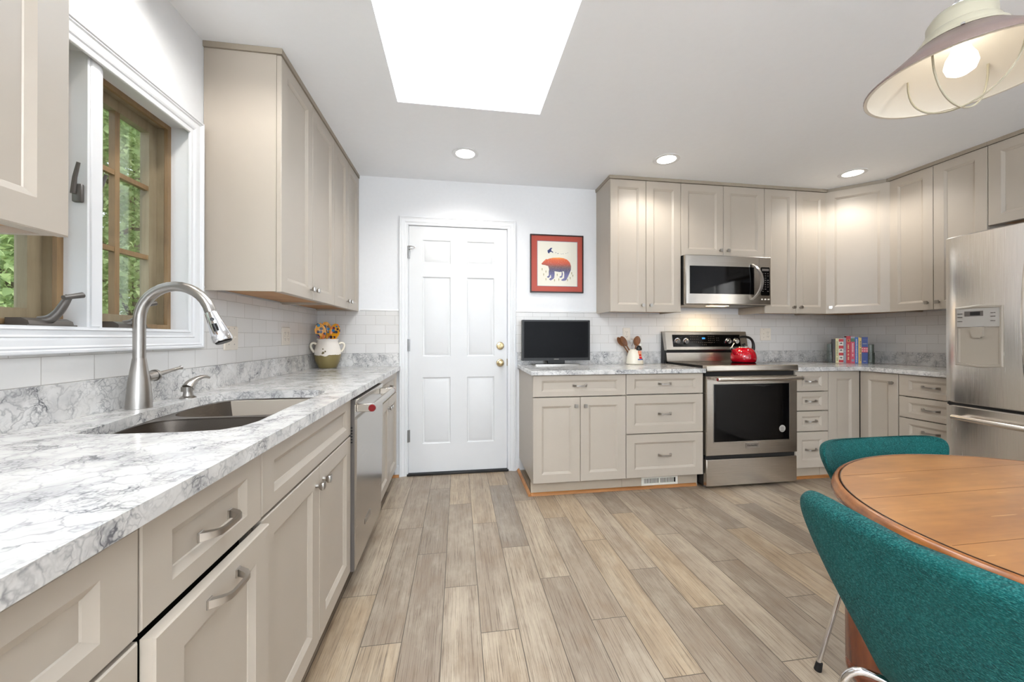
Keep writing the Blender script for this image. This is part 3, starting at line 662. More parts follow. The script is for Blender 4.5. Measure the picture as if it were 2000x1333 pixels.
G().slab([(3.7145, -0.0005), (3.7145, yi)] + arc + [(xi, -1.270), (WX-0.0005, -1.270), (WX-0.0005, -0.0005)], [], 0.873, 0.905).obj('slab', QUARTZ, cc, smooth=30)
G().box(3.731, WX-0.0205, -0.020, -0.0085, 0.9052, 1.0098).box(WX-0.020, WX-0.0085, -1.270, -0.0085, 0.9052, 1.0098).obj('backsplash_strip', QUARTZ, cc, smooth=0)

# ------------------------------------------------------------------ sink, faucet, soap
sk = thing('sink', 'undermount stainless double-bowl sink set into the worktop', 'sink', (0, 0, 0))
def inset(poly, d):
    cx = sum(p[0] for p in poly)/len(poly); cy = sum(p[1] for p in poly)/len(poly); out = []
    n = len(poly)
    for i in range(n):
        a, b_ = Vector(poly[i-1]), Vector(poly[(i+1) % n]); t_ = (b_-a).normalized(); nn = Vector((-t_.y, t_.x))
        if nn.dot(Vector((cx, cy))-Vector(poly[i])) < 0: nn = -nn
        q = Vector(poly[i])+nn*d; out.append((q.x, q.y))
    return out
def clip_y(poly, y, keep_low):
    out = []; n = len(poly)
    for i in range(n):
        p, q = poly[i], poly[(i+1) % n]; ip, iq = (p[1] <= y) == keep_low, (q[1] <= y) == keep_low
        if ip: out.append(p)
        if ip != iq:
            k = (y-p[1])/(q[1]-p[1]); out.append((p[0]+(q[0]-p[0])*k, y))
    return out
def resample(poly, n):
    pts = [Vector(p) for p in poly]; L = [0]
    for i in range(len(pts)): L.append(L[-1]+(pts[(i+1) % len(pts)]-pts[i]).length)
    out = []
    for k in range(n):
        d_ = L[-1]*k/n; i = max(j for j in range(len(pts)) if L[j] <= d_+1e-9); i = min(i, len(pts)-1)
        s = (d_-L[i])/max(1e-9, L[i+1]-L[i]); q = pts[i].lerp(pts[(i+1) % len(pts)], s); out.append((q.x, q.y))
    return out
def smooth_poly(poly, it=3):
    for _ in range(it):
        n = len(poly); poly = [((poly[i-1][0]+2*poly[i][0]+poly[(i+1) % n][0])/4, (poly[i-1][1]+2*poly[i][1]+poly[(i+1) % n][1])/4) for i in range(n)]
    return poly
rim = inset(sink_out, -0.012)
lowp = smooth_poly(resample(clip_y(inset(sink_out, 0.004), -1.850, True), 40), 9); highp = smooth_poly(resample(clip_y(inset(sink_out, 0.004), -1.825, False), 40), 9)
G().slab(rim, [lowp, highp], 0.868, 0.8722).obj('rim', SINKM, sk, smooth=30)
for pl in (lowp, highp):
    rings = []
    for dd, z in ((-0.001, 0.8725), (0.0, 0.862), (0.010, 0.74), (0.022, 0.700), (0.045, 0.684)):
        rings.append([(x, y, z) for x, y in inset(pl, dd)])
    g = G(); rr = [g.ring(r) for r in rings]
    for u, v in zip(rr, rr[1:]): g.bridge(u, v)
    g.b.faces.new(rr[-1])
    bo = g.obj('bowl', SINKM, sk, smooth=50)
    cx = sum(p[0] for p in pl)/40; cy = sum(p[1] for p in pl)/40
    G().lathe([(0.001, 0.690), (0.030, 0.690), (0.042, 0.6865), (0.042, 0.6845), (0.001, 0.6845)], 20, (cx, cy, 0)).obj('drain', CHROME, bo)

f = thing('faucet', 'brushed nickel gooseneck faucet with pull-down spray head', 'faucet', (0.070, -1.815, 0.905))
G().lathe([(0.001, 0.0005), (0.034, 0.0005), (0.034, 0.004), (0.0325, 0.03), (0.0285, 0.085), (0.0215, 0.135), (0.0178, 0.162), (0.0172, 0.165), (0.001, 0.165)], 32).obj('base', NICKEL, f)
pts = [(0, 0, 0.163), (0, 0, 0.29)]
R_ = 0.108
for k in range(1, 16):
    a = PI*k/16.3; pts.append((R_*(1-math.cos(a)), 0.0, 0.29+1.06*R_*math.sin(a)))
p = G().tube(pts, 0.0165, 18).obj('gooseneck', NICKEL, f)
e0 = Vector(pts[-1]); dr = (e0-Vector(pts[-2])).normalized(); dr = Vector((dr.x+0.06, 0, dr.z)).normalized()
def along(s): return tuple(e0+dr*s)
h = G().tube([along(0.001), along(0.003), along(0.030), along(0.075), along(0.100), along(0.106)], [0.0172, 0.0178, 0.0205, 0.0275, 0.0298, 0.0270], 24).obj('spray_head', CHROME, f)
G().tube([along(0.106), along(0.110)], [0.025, 0.023], 20).obj('spray_face', BLACK, h)
side = Vector((0.25, -1, 0.1)).normalized(); 
def onhead(s, r): return e0+dr*s+side*r
for s, r, L_, w_ in ((0.028, 0.0195, 0.006, 0.0058), (0.058, 0.0238, 0.013, 0.0075)):
    c = onhead(s, r); g = G()
    g.tube([tuple(c-dr*L_), tuple(c+dr*L_)], w_, 10) if L_ > 0.008 else g.tube([tuple(c-side*0.004), tuple(c+side*0.004)], w_, 12)
    g.obj('spray_button', BLACK, h)
G().tube([(0.0, 0.026, 0.098), (0.002, 0.060, 0.102)], [0.0175, 0.0165], 18).obj('valve_body', NICKEL, f)
G().tube([(0.002, 0.0605, 0.102), (0.002, 0.068, 0.103), (0.002, 0.071, 0.1035)], [0.0200, 0.0200, 0.012], 18).tube([(0.002, 0.070, 0.1035), (0.006, 0.125, 0.112), (0.010, 0.172, 0.119), (0.0105, 0.178, 0.120)], [0.0085, 0.0062, 0.0055, 0.0078], 12).obj('lever_handle', NICKEL, f)

f = thing('soap_dispenser', 'small brushed nickel soap dispenser right of the faucet', 'soap dispenser', (0.082, -1.602, 0.905))
G().lathe([(0.001, 0.0005), (0.026, 0.0005), (0.026, 0.003), (0.017, 0.009), (0.0145, 0.018), (0.0145, 0.026), (0.001, 0.026)], 24).obj('base', NICKEL, f)
g = G(); secs = [(0.000, -0.016, 0.026, 0.0165, 0.000), (0.0, -0.016, 0.050, 0.0165, 0.0)]
g.loft([[(x, y, z) for x, y in rrect(-0.017, 0.017, -0.022, 0.020, 0.012, 4)] for z in (0.0262, 0.044)])
g.tube([(0.002, -0.004, 0.040), (0.004, 0.012, 0.056), (0.010, 0.036, 0.070), (0.018, 0.066, 0.075), (0.024, 0.088, 0.069)], [0.019, 0.0165, 0.010, 0.0068, 0.005], 16, sub=5)
g.obj('pump_spout', NICKEL, f)

# ------------------------------------------------------------------ dishwasher
dw = thing('dishwasher', 'stainless dishwasher with a towel-bar handle and red end medallion', 'dishwasher', (-TILT*-1.4745, -1.4745, 0), RL)
W_ = 0.622; DF = 0.648
G().box(0.002, W_-0.002, -DL+0.02, -0.05, 0.09, 0.868).obj('tub', GREYPL, dw, smooth=0)
G().box(0.004, W_-0.004, -DL+0.06, -DL+0.075, 0.001, 0.0895).obj('toe_kick', BLACK, dw, smooth=0)
g = G().box(0.003, W_-0.003, -DF+0.005, -DL+0.0195, 0.100, 0.862); p = g.obj('door', GREYPL, dw, smooth=0)
n = 8; rings = []
prof = [(0.100, 0.000), (0.25, 0.004), (0.45, 0.008), (0.65, 0.010), (0.775, 0.0105)]
g = G()
g.loft([[(0.003, -DF+0.004-h_, z), (0.003, -DF+0.0045, z), (W_-0.003, -DF+0.0045, z), (W_-0.003, -DF+0.004-h_, z)] for z, h_ in prof])
g.box(0.003, W_-0.003, -DF-0.0065, -DF+0.0045, 0.776, 0.778).box(0.003, W_-0.003, -DF+0.003, -DF+0.0045, 0.778, 0.840).box(0.003, W_-0.003, -DF-0.006, -DF+0.0045, 0.840, 0.862, bev=0.002)
fp = g.obj('front_panel', STEEL, p, smooth=40)
for x in (0.035, W_-0.035): G().box(x-0.007, x+0.007, -DF-0.072, -DF+0.003, 0.802, 0.838, bev=0.002).obj('handle_bracket', STEEL, p)
hb = G().cyl((0.022, -DF-0.066, 0.820), (W_-0.022, -DF-0.066, 0.820), 0.0155, seg=24).obj('handle', STEEL, p)
for x, s in ((0.022, -1), (W_-0.022, 1)):
    G().cyl((x+s*0.0003, -DF-0.066, 0.820), (x+s*0.007, -DF-0.066, 0.820), 0.0165, 0.0150, 20).obj('end_medallion', REDMED, p)
g = G()
for k in range(6): g.box(0.0005, 0.0028, -DF+0.012, -DL+0.012, 0.735-k*0.013, 0.741-k*0.013)
g.obj('side_vent', BLACK, dw, smooth=0)
G().box(0.185, 0.300, -DF-0.0020, -DF-0.0003, 0.222, 0.250, bev=0.0006).obj('nameplate', NICKEL, p)

# ------------------------------------------------------------------ range
rg = thing('range', 'stainless electric range with a black glass cooktop, between two base cabinets', 'range', (2.9370, 0, 0))
W_ = 0.774
G().box(0.003, W_-0.003, -0.598, -0.025, 0.02, 0.900).obj('body', BLACK, rg, smooth=0)
g = G()
for x in (0.03, W_-0.03):
    for y in (-0.57, -0.08): g.cyl((x, y, 0.0005), (x, y, 0.02), 0.014, seg=12)
g.obj('levelling_foot', GREYPL, rg)
G().box(0.004, W_-0.004, -0.598, -0.075, 0.9005, 0.9235, bev=0.002).obj('cooktop', BLACKGL, rg)
g = G()
for (x, y, r) in ((0.20, -0.45, 0.11), (0.57, -0.45, 0.09), (0.20, -0.20, 0.075), (0.57, -0.21, 0.10)):
    a_, b_ = [g.ring([(x+q*math.cos(t_), y+q*math.sin(t_), 0.9238) for t_ in [2*PI*k/36 for k in range(36)]]) for q in (r, r+0.002)]
    g.bridge(a_, b_)
g.obj('burner_ring', GREYPL, rg)
G().prism([(-0.598, 0.8815), (-0.646, 0.8815), (-0.650, 0.890), (-0.646, 0.922), (-0.638, 0.9265), (-0.5985, 0.9265)], 0.001, W_-0.001, 'yz').obj('front_trim', STEEL, rg, smooth=25)
G().box(0.006, W_-0.006, -0.612, -0.5985, 0.8465, 0.8812).obj('vent_gap', DARK, rg, smooth=0)
# oven door
dz0, dz1 = 0.252, 0.846
wx0, wx1, wz0, wz1 = 0.056, W_-0.072, 0.350, 0.790
g = G(); yb_, yf_ = -0.5995, -0.642
def ringrect(x0, x1, z0, z1, y): return rect(x0, x1, z0, z1, y)
g.loft([rect(0.004, W_-0.004, dz0, dz1, yb_), rect(0.004, W_-0.004, dz0, dz1, yf_+0.003), rect(0.007, W_-0.007, dz0+0.003, dz1-0.003, yf_), rect(wx0, wx1, wz0, wz1, yf_), rect(wx0+0.003, wx1-0.003, wz0+0.003, wz1-0.003, yf_+0.004)])
od = g.obj('oven_door', STEEL, rg, smooth=25)
G().loft([rect(wx0, wx1, wz0, wz1, yf_-0.0016), rect(wx0+0.004, wx1-0.004, wz0+0.004, wz1-0.004, yf_-0.0016), rect(wx0+0.004, wx1-0.004, wz0+0.004, wz1-0.004, yf_+0.001)], caps=False).obj('window_trim', NICKEL, od, smooth=0)
G().box(wx0+0.004, wx1-0.004, yf_-0.0008, yf_+0.003, wz0+0.004, wz1-0.004).obj('oven_window', BLACKGL, od, smooth=0)
for x in (0.070, W_-0.030): G().box(x-0.011, x+0.011, -0.700, yf_+0.001, 0.817, 0.839, bev=0.003).obj('handle_post', STEEL, od)
G().cyl((0.060, -0.700, 0.828), (W_-0.018, -0.700, 0.828), 0.0145, seg=24).obj('handle', STEEL, od)
for x, s in ((0.060, -1), (W_-0.018, 1)):
    e_ = G().cyl((x+s*0.0004, -0.700, 0.828), (x+s*0.010, -0.700, 0.828), 0.0165, 0.015, 20).obj('handle_cap', CHROME, od)
G().cyl((0.0497, -0.700, 0.828), (0.0485, -0.700, 0.828), 0.0115, 0.0115, 18).obj('end_medallion', REDMED, od)
G().loft([rect(0.325, 0.435, 0.300, 0.338, yf_), rect(0.325, 0.435, 0.300, 0.338, yf_-0.003), rect(0.331, 0.429, 0.306, 0.332, yf_-0.003), rect(0.332, 0.428, 0.307, 0.331, yf_-0.002)]).obj('nameplate', NICKEL, od, smooth=0)
text('nameplate_lettering', 'KitchenAid', 0.0185, od, (0.380, yf_-0.0028, 0.3185), (PI/2, 0, 0), BLACK)
st = G().lathe([(0.001, -0.0016), (0.027, -0.0016), (0.027, -0.0009), (0.001, -0.0009)], 28, (0.638, yf_, 0.437), 'y').obj('round_sticker', GREYP2, od)
g = G()
for k, (hw_, z) in enumerate(((0.012, 0.450), (0.020, 0.444), (0.016, 0.438), (0.014, 0.432), (0.021, 0.424), (0.016, 0.419))): 
    q = -hw_
    while q < hw_-0.003:
        l_ = random.choice((0.003, 0.005, 0.004)); g.box(0.638+q, 0.638+q+l_, yf_-0.0020, yf_-0.0017, z-0.0014, z+0.0014); q += l_+0.0018
g.obj('sticker_print', BLACK, od, smooth=0)
G().box(0.008, W_-0.008, -0.618, -0.599, 0.222, 0.2515).obj('door_gap', DARK, rg, smooth=0)
G().box(0.004, W_-0.004, -0.638, -0.5995, 0.022, 0.2215, bev=0.003).obj('storage_drawer', STEEL, rg)
# backguard
G().prism([(-0.024, 0.9060), (-0.070, 0.9060), (-0.070, 1.02), (-0.024, 1.19)], -0.014, W_+0.014, 'yz').obj('backguard_side', BLACK, rg, smooth=0)
G().prism([(-0.0705, 0.9245), (-0.100, 0.9245), (-0.096, 0.935), (-0.083, 1.000), (-0.0705, 1.004)], 0.001, W_-0.001, 'yz').obj('backguard_panel', STEEL, rg, smooth=20)
cs = G().prism([(-0.0245, 1.0205), (-0.112, 1.022), (-0.114, 1.028), (-0.084, 1.186), (-0.078, 1.190), (-0.0245, 1.190)], -0.012, W_+0.012, 'yz').obj('control_panel', STEEL, rg, smooth=20)
tl = math.atan2(0.030, 0.158)
def onc(x, v, off=0.0):   # a point on the slanted control face, v from its lower edge
    return (x, -0.114+v*math.sin(tl)-off*math.cos(tl), 1.028+v*math.cos(tl)-off*math.sin(tl))
def cbox(name, x0, x1, v0, v1, off0, off1, m, par):
    g = G(); a_ = [onc(x, v, o) for o in (off0, off1) for x, v in ((x0, v0), (x1, v0), (x1, v1), (x0, v1))]
    g.loft([a_[:4], a_[4:]]); return g.obj(name, m, par, smooth=0)
gl = cbox('control_glass', 0.052, 0.716, 0.026, 0.136, -0.001, 0.0015, BLACKGL, cs)
cbox('display', 0.338, 0.368, 0.096, 0.110, 0.0015, 0.0021, BLUELED, cs)
for x in (0.094, 0.177, 0.590, 0.668):
    g = G(); c0 = Vector(onc(x, 0.078, 0)); nv = Vector((0, -math.cos(tl), -math.sin(tl)))
    g.tube([tuple(c0+nv*s) for s in (0.0016, 0.006, 0.007, 0.024, 0.028)], [0.030, 0.029, 0.024, 0.0215, 0.018], 24)
    kb = g.obj('control_knob', CHROME, cs)
g = G()
for x0, x1, vs in ((0.225, 0.300, (0.118, 0.096, 0.070)), (0.400, 0.455, (0.120, 0.103, 0.085, 0.066)), (0.480, 0.500, (0.105, 0.085)), (0.300, 0.430, (0.064,)), (0.335, 0.375, (0.044,))):
    for v in vs:
        q = x0
        while q < x1: 
            p8 = [onc(q, v-0.0018, 0.0017), onc(q+0.0055, v-0.0018, 0.0017), onc(q+0.0055, v+0.0018, 0.0017), onc(q, v+0.0018, 0.0017)]
            g.b.faces.new(g.ring(p8)); q += 0.0175
g.obj('key_marks', GREYPL, cs, smooth=0)

# ------------------------------------------------------------------ microwave
mw = thing('microwave', 'stainless over-the-range microwave with a curved handle', 'microwave', (2.9370, 0, 0))
W_ = 0.773; mz0, mz1 = 1.408, 1.8135; my = -0.385
G().box(0.002, W_-0.002, -0.352, -0.0095, mz0+0.004, mz1).obj('body', BLACK, mw, smooth=0)
def bow(x, k=0.010): return my - k*math.sin(PI*min(1, max(0, x/W_)))
dx1 = 0.660
g = G(); xs_ = [0.0, 0.006, 0.03] + [0.03+(dx1-0.03)*k/12 for k in range(1, 13)]
rings = []
for x in xs_:
    yy = bow(x)+ (0.012 if x == 0 else 0.004 if x < 0.01 else 0)
    rings.append([(x, -0.3525, mz0), (x, -0.3525, mz1-0.002), (x, yy+0.004, mz1-0.002), (x, yy, mz1-0.008), (x, yy, mz0+0.006), (x, yy+0.004, mz0)])
dr_ = g.loft(rings).obj('door', STEEL, mw, smooth=25)
g = G(); wz0, wz1 = mz0+0.086, mz1-0.092; rings = []
for k in range(14):
    x = 0.032+(0.612-0.032)*k/13; yy = bow(x)-0.0012
    rings.append([(x, yy+0.003, wz0), (x, yy+0.003, wz1), (x, yy, wz1), (x, yy, wz0)])
g.loft(rings).obj('door_window', BLACKGL, dr_, smooth=25)
hp = []
for k in range(13):
    a = -1+2*k/12; hp.append((0.588+0.052*(1-a*a), my-0.010-0.052*(1-a*a)**0.6, (mz0+mz1)/2-0.012+a*0.148))
g = G(); rings = []
for p_ in hp: x, y, z = p_; rings.append([(x-0.014, y+0.004, z), (x-0.010, y-0.006, z), (x+0.010, y-0.006, z), (x+0.014, y+0.004, z), (x+0.010, y+0.008, z), (x-0.010, y+0.008, z)])
g.loft(rings).obj('handle', NICKEL, dr_, smooth=40)
g = G(); rings = []
for k in range(6):
    x = dx1+0.002+(W_-dx1-0.002)*k/5; yy = bow(x)+0.001; rings.append([(x, -0.3525, mz0), (x, -0.3525, mz1-0.002), (x, yy+0.004, mz1-0.002), (x, yy, mz1-0.008), (x, yy, mz0+0.006), (x, yy+0.004, mz0)])
pn = g.loft(rings).obj('control_panel', STEEL, mw, smooth=25)
G().loft([[(x, y, z) for x, z in rrect(dx1+0.018, W_-0.014, wz0-0.006, wz1+0.004, 0.008, 3)] for y in (my+0.003, my-0.0055)]).obj('keypad', BLACKGL, pn, smooth=25)
g = G()
for r in range(9):
    for c in range(3):
        x = dx1+0.034+c*0.024; z = wz1-0.050-r*0.0185
        if r == 3 or (r+c) % 5 != 4: g.box(x-0.006, x+0.006, my-0.0062, my-0.0056, z-0.003, z+0.003)
g.obj('key_marks', GREYPL, pn, smooth=0)
G().box(dx1+0.026, W_-0.022, my-0.0061, my-0.0056, wz1-0.028, wz1-0.010).obj('clock_display', GREYPL, pn, smooth=0)
for k in range(3): G().lathe([(0.001, -0.009), (0.0045, -0.0085), (0.0055, -0.006), (0.0055, 0)], 14, (dx1+0.028+k*0.031, my, mz0+0.048), 'y').obj('indicator_button', WHITEPL, pn)
G().box(0.010, W_-0.010, -0.345, -0.02, mz0-0.004, mz0+0.0035).obj('underside_grille', PEWTER, mw, smooth=0)
G().box(0.26, 0.43, -0.325, -0.265, mz0-0.0062, mz0-0.0042).obj('hood_lamp', UCL, mw, smooth=0)
light('hood_lamp_light', 'AREA', (2.937+0.345, -0.22, mz0-0.02), 1.5, (1.0, 0.74, 0.42), (0, 0, 0), shape='RECTANGLE', size=0.16, size_y=0.06)

# ------------------------------------------------------------------ refrigerator
fr = thing('refrigerator', 'stainless french-door refrigerator with a water dispenser', 'refrigerator', (WX, -1.280, 0), -PI/2)
FW = 0.912; FD = 0.824
G().box(0.004, FW-0.004, -0.735, -0.03, 0.03, 1.742).obj('cabinet_body', GREYPL, fr, smooth=0)
g = G()
for x in (0.06, FW-0.06):
    for y in (-0.68, -0.1): g.cyl((x, y, 0.0005), (x, y, 0.03), 0.02, seg=12)
g.obj('foot', BLACK, fr)
def fdoor(name, x0, x1, z0, z1, hole=None):
    n = 14; rings = []
    g = G(); c = FW/2
    for k in range(n+1):
        x = x0+(x1-x0)*k/n; yy = -FD+0.028*((x-c)/c)**2; e = 0.012 if k in (0, n) else 0.0
        rings.append([(x, -0.742, z0), (x, -0.742, z1), (x, yy+0.006+e, z1), (x, yy+e, z1-0.006), (x, yy+e, z0+0.006), (x, yy+0.006+e, z0)])
    return g.loft(rings).obj(name, STEELV, fr, smooth=35)
fl = fdoor('door', 0.001, FW/2-0.003, 0.738, 1.757)
f2 = fdoor('door', FW/2+0.003, FW-0.001, 0.738, 1.757)
fz = fdoor('freezer_drawer', 0.001, FW-0.001, 0.055, 0.722)
G().box(0.010, FW-0.010, -0.790, -0.7425, 0.7222, 0.7378).obj('door_gap', DARK, fr, smooth=0)
def vhandle(x, par):
    zc, hh = 1.225, 0.385; rings = []
    for k in range(17):
        a = -1+2*k/16; y = -FD-0.020-0.038*(1-a*a); rings.append([(x-0.019, y+0.010, zc+a*hh), (x-0.015, y-0.004, zc+a*hh), (x, y-0.008, zc+a*hh), (x+0.015, y-0.004, zc+a*hh), (x+0.019, y+0.010, zc+a*hh)])
    g = G().loft(rings)
    for s in (-1, 1): g.box(x-0.014, x+0.014, -FD-0.022, -FD+0.003, zc+s*(hh-0.03)-0.016, zc+s*(hh-0.03)+0.016)
    g.obj('handle', STEELV, par, smooth=40)
vhandle(FW/2-0.062, fl); vhandle(FW/2+0.062, f2)
pts = []
for k in range(17):
    a = -1+2*k/16; pts.append((FW/2+a*0.385, -FD-0.024-0.030*(1-a*a), 0.656))
g = G().tube(pts, 0.0155, 12)
for s in (-1, 1): g.cyl((FW/2+s*0.36, -FD-0.03, 0.656), (FW/2+s*0.36, -FD+0.022, 0.656), 0.012, seg=12)
g.obj('handle', STEELV, fz)
# dispenser on the left door: bezel, recess, control panel, spout
ax0, ax1, az0, az1 = 0.066, 0.278, 0.972, 1.318
def dy_(x): return -FD+0.028*((x-FW/2)/(FW/2))**2
yd = dy_(ax0)
g = G(); mid = (ax0+ax1)/2
def bez(i, y):
    p_ = [(ax0+i, y, az0+i), (mid, y-0.004, az0+i-0.010), (ax1-i, y-0.006, az0+i)]
    q_ = [(ax1-i, y-0.006, az1-i), (mid, y-0.004, az1-i+0.010), (ax0+i, y, az1-i)]
    return p_+q_
dsp = g.loft([bez(0, yd+0.004), bez(0.0, yd-0.014), bez(0.004, yd-0.018), bez(0.012, yd-0.018), bez(0.014, yd-0.012)]).obj('dispenser_bezel', DISP, fl, smooth=25)
# concave cavity below the control panel
g = G(); rings = []
for k in range(11):
    a = k/10; x = ax0+0.015+(ax1-ax0-0.03)*a; dep = 0.0; y = yd-0.0155+0.014*math.sin(PI*a)**0.7-0.004*a
    rings.append([(x, y, az0+0.014), (x, y, az1-0.125), (x, y+0.002, az1-0.125), (x, y+0.002, az0+0.014)])
g.loft(rings).obj('dispenser_cavity', DISP, dsp, smooth=60)
cp = G().loft([[(ax0+0.012, y, az1-0.118), (ax1-0.012, y-0.006, az1-0.118), (ax1-0.012, y-0.006, az1-0.012), (ax0+0.012, y, az1-0.012)] for y in (yd-0.012, yd-0.0205)]).obj('dispenser_panel', GREYP2, dsp, smooth=0)
def dpl(name, x0, x1, z0, z1, off, m):
    y = yd-0.0206-0.006*((x0+x1)/2-ax0)/(ax1-ax0)
    return G().box(x0, x1, y-off, y+0.002, z0, z1).obj(name, m, cp, smooth=0)
dpl('display_surround', ax0+0.050, ax1-0.066, az1-0.056, az1-0.026, 0.001, GREYPL)
dpl('display', ax0+0.076, ax1-0.092, az1-0.051, az1-0.031, 0.0016, BLACK)
g = G()
for x in (ax0+0.020, ax1-0.046):
    for z in (az1-0.040, az1-0.060, az1-0.085):
        for k in range(3): g.box(x+k*0.007, x+k*0.007+0.005, yd-0.0285, yd-0.021, z-0.002, z+0.002)
g.obj('key_marks', GREYPL, cp, smooth=0)
G().loft([[(mid+s*x, y, az1-0.119+z) for x, y in ((-0.030, yd-0.004), (-0.027, yd-0.028), (0.027, yd-0.030), (0.030, yd-0.006))] for s, z in ((1, 0), (1, -0.022), (0.96, -0.026), (0.9, -0.054), (0.6, -0.064))]).obj('dispenser_spout', DISP, dsp, smooth=25)
G().box(mid-0.050, mid+0.050, yd-0.012, yd+0.000, az0+0.004, az0+0.012).obj('drip_tray', GREYPL, dsp, smooth=0)

# ------------------------------------------------------------------ television
tv = thing('television', 'small black flat-screen television on the worktop, switched off', 'television', (1.925, -0.105, 0.905))
w2 = 0.292
G().loft([[(x, y, z) for x, z in rrect(-w2, w2, 0.038, 0.378, 0.004, 2)] for y in (0.024, -0.020)]).obj('bezel', BLACK, tv, smooth=25)
G().box(-w2+0.016, w2-0.016, -0.0212, -0.0198, 0.062, 0.364).obj('screen', SCREEN, tv, smooth=0)
g = G()
for k in range(7): g.box(-0.021+k*0.006, -0.021+k*0.006+0.0042, -0.0206, -0.0202, 0.0475, 0.0525)
g.obj('brand_mark', GREYP2, tv, smooth=0)
G().box(-0.075, 0.075, -0.008, 0.014, 0.010, 0.040, bev=0.004).obj('stand_neck', BLACKGL, tv)
G().loft([[(x, y, z) for x, y in rrect(-0.198, 0.198, -0.055, 0.070, 0.02, 4)] for z in (0.0006, 0.010)]).obj('stand_base', NICKEL, tv, smooth=30)

# ------------------------------------------------------------------ crock with wooden spoons
CR = (2.628, -0.108, 0.905)
cr_ = thing('utensil_crock', 'white bell-shaped ceramic crock painted with a figure in a black hat', 'utensil crock', CR)
G().lathe([(0.001, 0.0006), (0.070, 0.0006), (0.076, 0.006), (0.074, 0.02), (0.066, 0.07), (0.054, 0.11), (0.040, 0.130), (0.034, 0.128), (0.046, 0.108), (0.058, 0.07), (0.066, 0.02), (0.001, 0.012)], 32, sc=(1, 0.85)).obj('body', P('cream_ceramic', (234, 226, 208), 0.2), cr_)
hd = G().lathe([(0.001, 0.118), (0.024, 0.122), (0.026, 0.135), (0.018, 0.152), (0.012, 0.162), (0.001, 0.164)], 20, (0.022, -0.036, 0), sc=(1, 0.8)).obj('figure_hat', BLACK, cr_)
G().lathe([(0.001, 0.157), (0.010, 0.159), (0.012, 0.166), (0.008, 0.174), (0.001, 0.177)], 16, (0.030, -0.040, 0)).obj('figure_topknot', WHITEPL, cr_)
G().lathe([(0.001, 0.088), (0.012, 0.092), (0.016, 0.105), (0.013, 0.117), (0.001, 0.1175)], 18, (0.022, -0.048, 0)).obj('figure_face', P('figure_skin', (226, 150, 120), 0.4), cr_)
def patch(name, u0, u1, z0, z1, off, m):
    g = G(); rings = []
    for z in [z0+(z1-z0)*k/4 for k in range(5)]:
        r = (0.076 + (0.052-0.076)*((z-0.006)/0.106)) if z < 0.112 else 0.052
        row = []
        for k in range(7):
            a = -PI/2 + u0+(u1-u0)*k/6; row.append(((r+off)*math.cos(a), 0.85*(r+off)*math.sin(a), z))
        rings.append(row)
    g.loft(rings, caps=False, closed=False); return g.obj(name, m, cr_, smooth=60)
patch('figure_shawl', 0.00, 0.95, 0.038, 0.086, 0.003, P('blue_violet_glaze', (70, 92, 150), 0.25))
patch('figure_dress', 0.20, 0.72, 0.048, 0.088, 0.0042, P('red_glaze', (196, 30, 34), 0.25))
patch('figure_collar', 0.15, 0.75, 0.086, 0.093, 0.0045, P('orange_glaze', (236, 158, 60), 0.25))
patch('painted_band', -0.95, -0.55, 0.086, 0.100, 0.002, P('blue_glaze', (60, 110, 160), 0.25))
def spoon(name, label, base, tip, m, bw=0.030, bl=0.075, face=(0, -1, 0)):
    b0, t1 = Vector(base), Vector(tip); d_ = (t1-b0).normalized(); L_ = (t1-b0).length; fv = Vector(face); fv = (fv-d_*fv.dot(d_)).normalized(); sv = d_.cross(fv)
    g = G(); g.tube([tuple(b0), tuple(b0+d_*(L_-bl*0.85))], [0.0055, 0.0065], 10)
    rings = []; n_ = 14
    for k in range(n_):
        a = k/(n_-1); wv = bw*math.sin(PI*(0.10+0.87*a))**0.6*(0.78+0.22*a); c = b0+d_*(L_-bl+bl*a); dep = 0.008*math.sin(PI*a)
        rings.append([tuple(c+sv*wv*math.cos(q)+fv*((0.004*math.sin(q)) - (dep if math.sin(q) > 0 and abs(math.cos(q)) < 0.8 else 0.0) - (0.004+dep if math.sin(q) < 0 else 0))) for q in [2*PI*i/14 for i in range(14)]])
    g.loft(rings); o = g.obj(name, m, None, smooth=70); return o
def at(p, dx, dy, dz): return (p[0]+dx, p[1]+dy, p[2]+dz)
tag(spoon('wooden_spoon', '', at(CR, 0.012, 0.01, 0.030), at(CR, -0.118, 0.012, 0.240), SPOONW, 0.027, 0.095), 'walnut wooden spoon leaning left out of the white crock, in front of another', 'spoon', 'wooden spoons in the white crock')
tag(spoon('wooden_spoon', '', at(CR, 0.006, 0.030, 0.030), at(CR, -0.138, 0.042, 0.232), SPOONW, 0.025, 0.090), 'dark wooden spoon half hidden behind the front left spoon in the crock', 'spoon', 'wooden spoons in the white crock')
tag(spoon('wooden_spoon', '', at(CR, -0.012, 0.010, 0.030), at(CR, 0.046, 0.030, 0.242), SPOONW, 0.036, 0.085), 'round-bowled wooden spoon standing right in the white crock', 'spoon', 'wooden spoons in the white crock')
wk = thing('whisk', 'wire whisk between the wooden spoons in the white crock', 'whisk', at(CR, -0.010, 0.022, 0.030))
G().cyl((0, 0, 0), (-0.004, 0.004, 0.115), 0.005, seg=10).obj('handle', NICKEL, wk)
g = G()
for k in range(4):
    a = PI*k/4; pts = []
    for j in range(13):
        q = PI*j/12; pts.append((-0.005+0.024*math.sin(2*q if False else q*1.0)*math.cos(a)*(1 if j <= 6 else 1)*(-1 if False else 1)*math.cos(q), 0.004+0.024*math.sin(q)*math.sin(a)*math.cos(q), 0.115+0.075*math.sin(q)))
    g.tube(pts, 0.0012, 6)
g.obj('wire_loop', CHROME, wk)

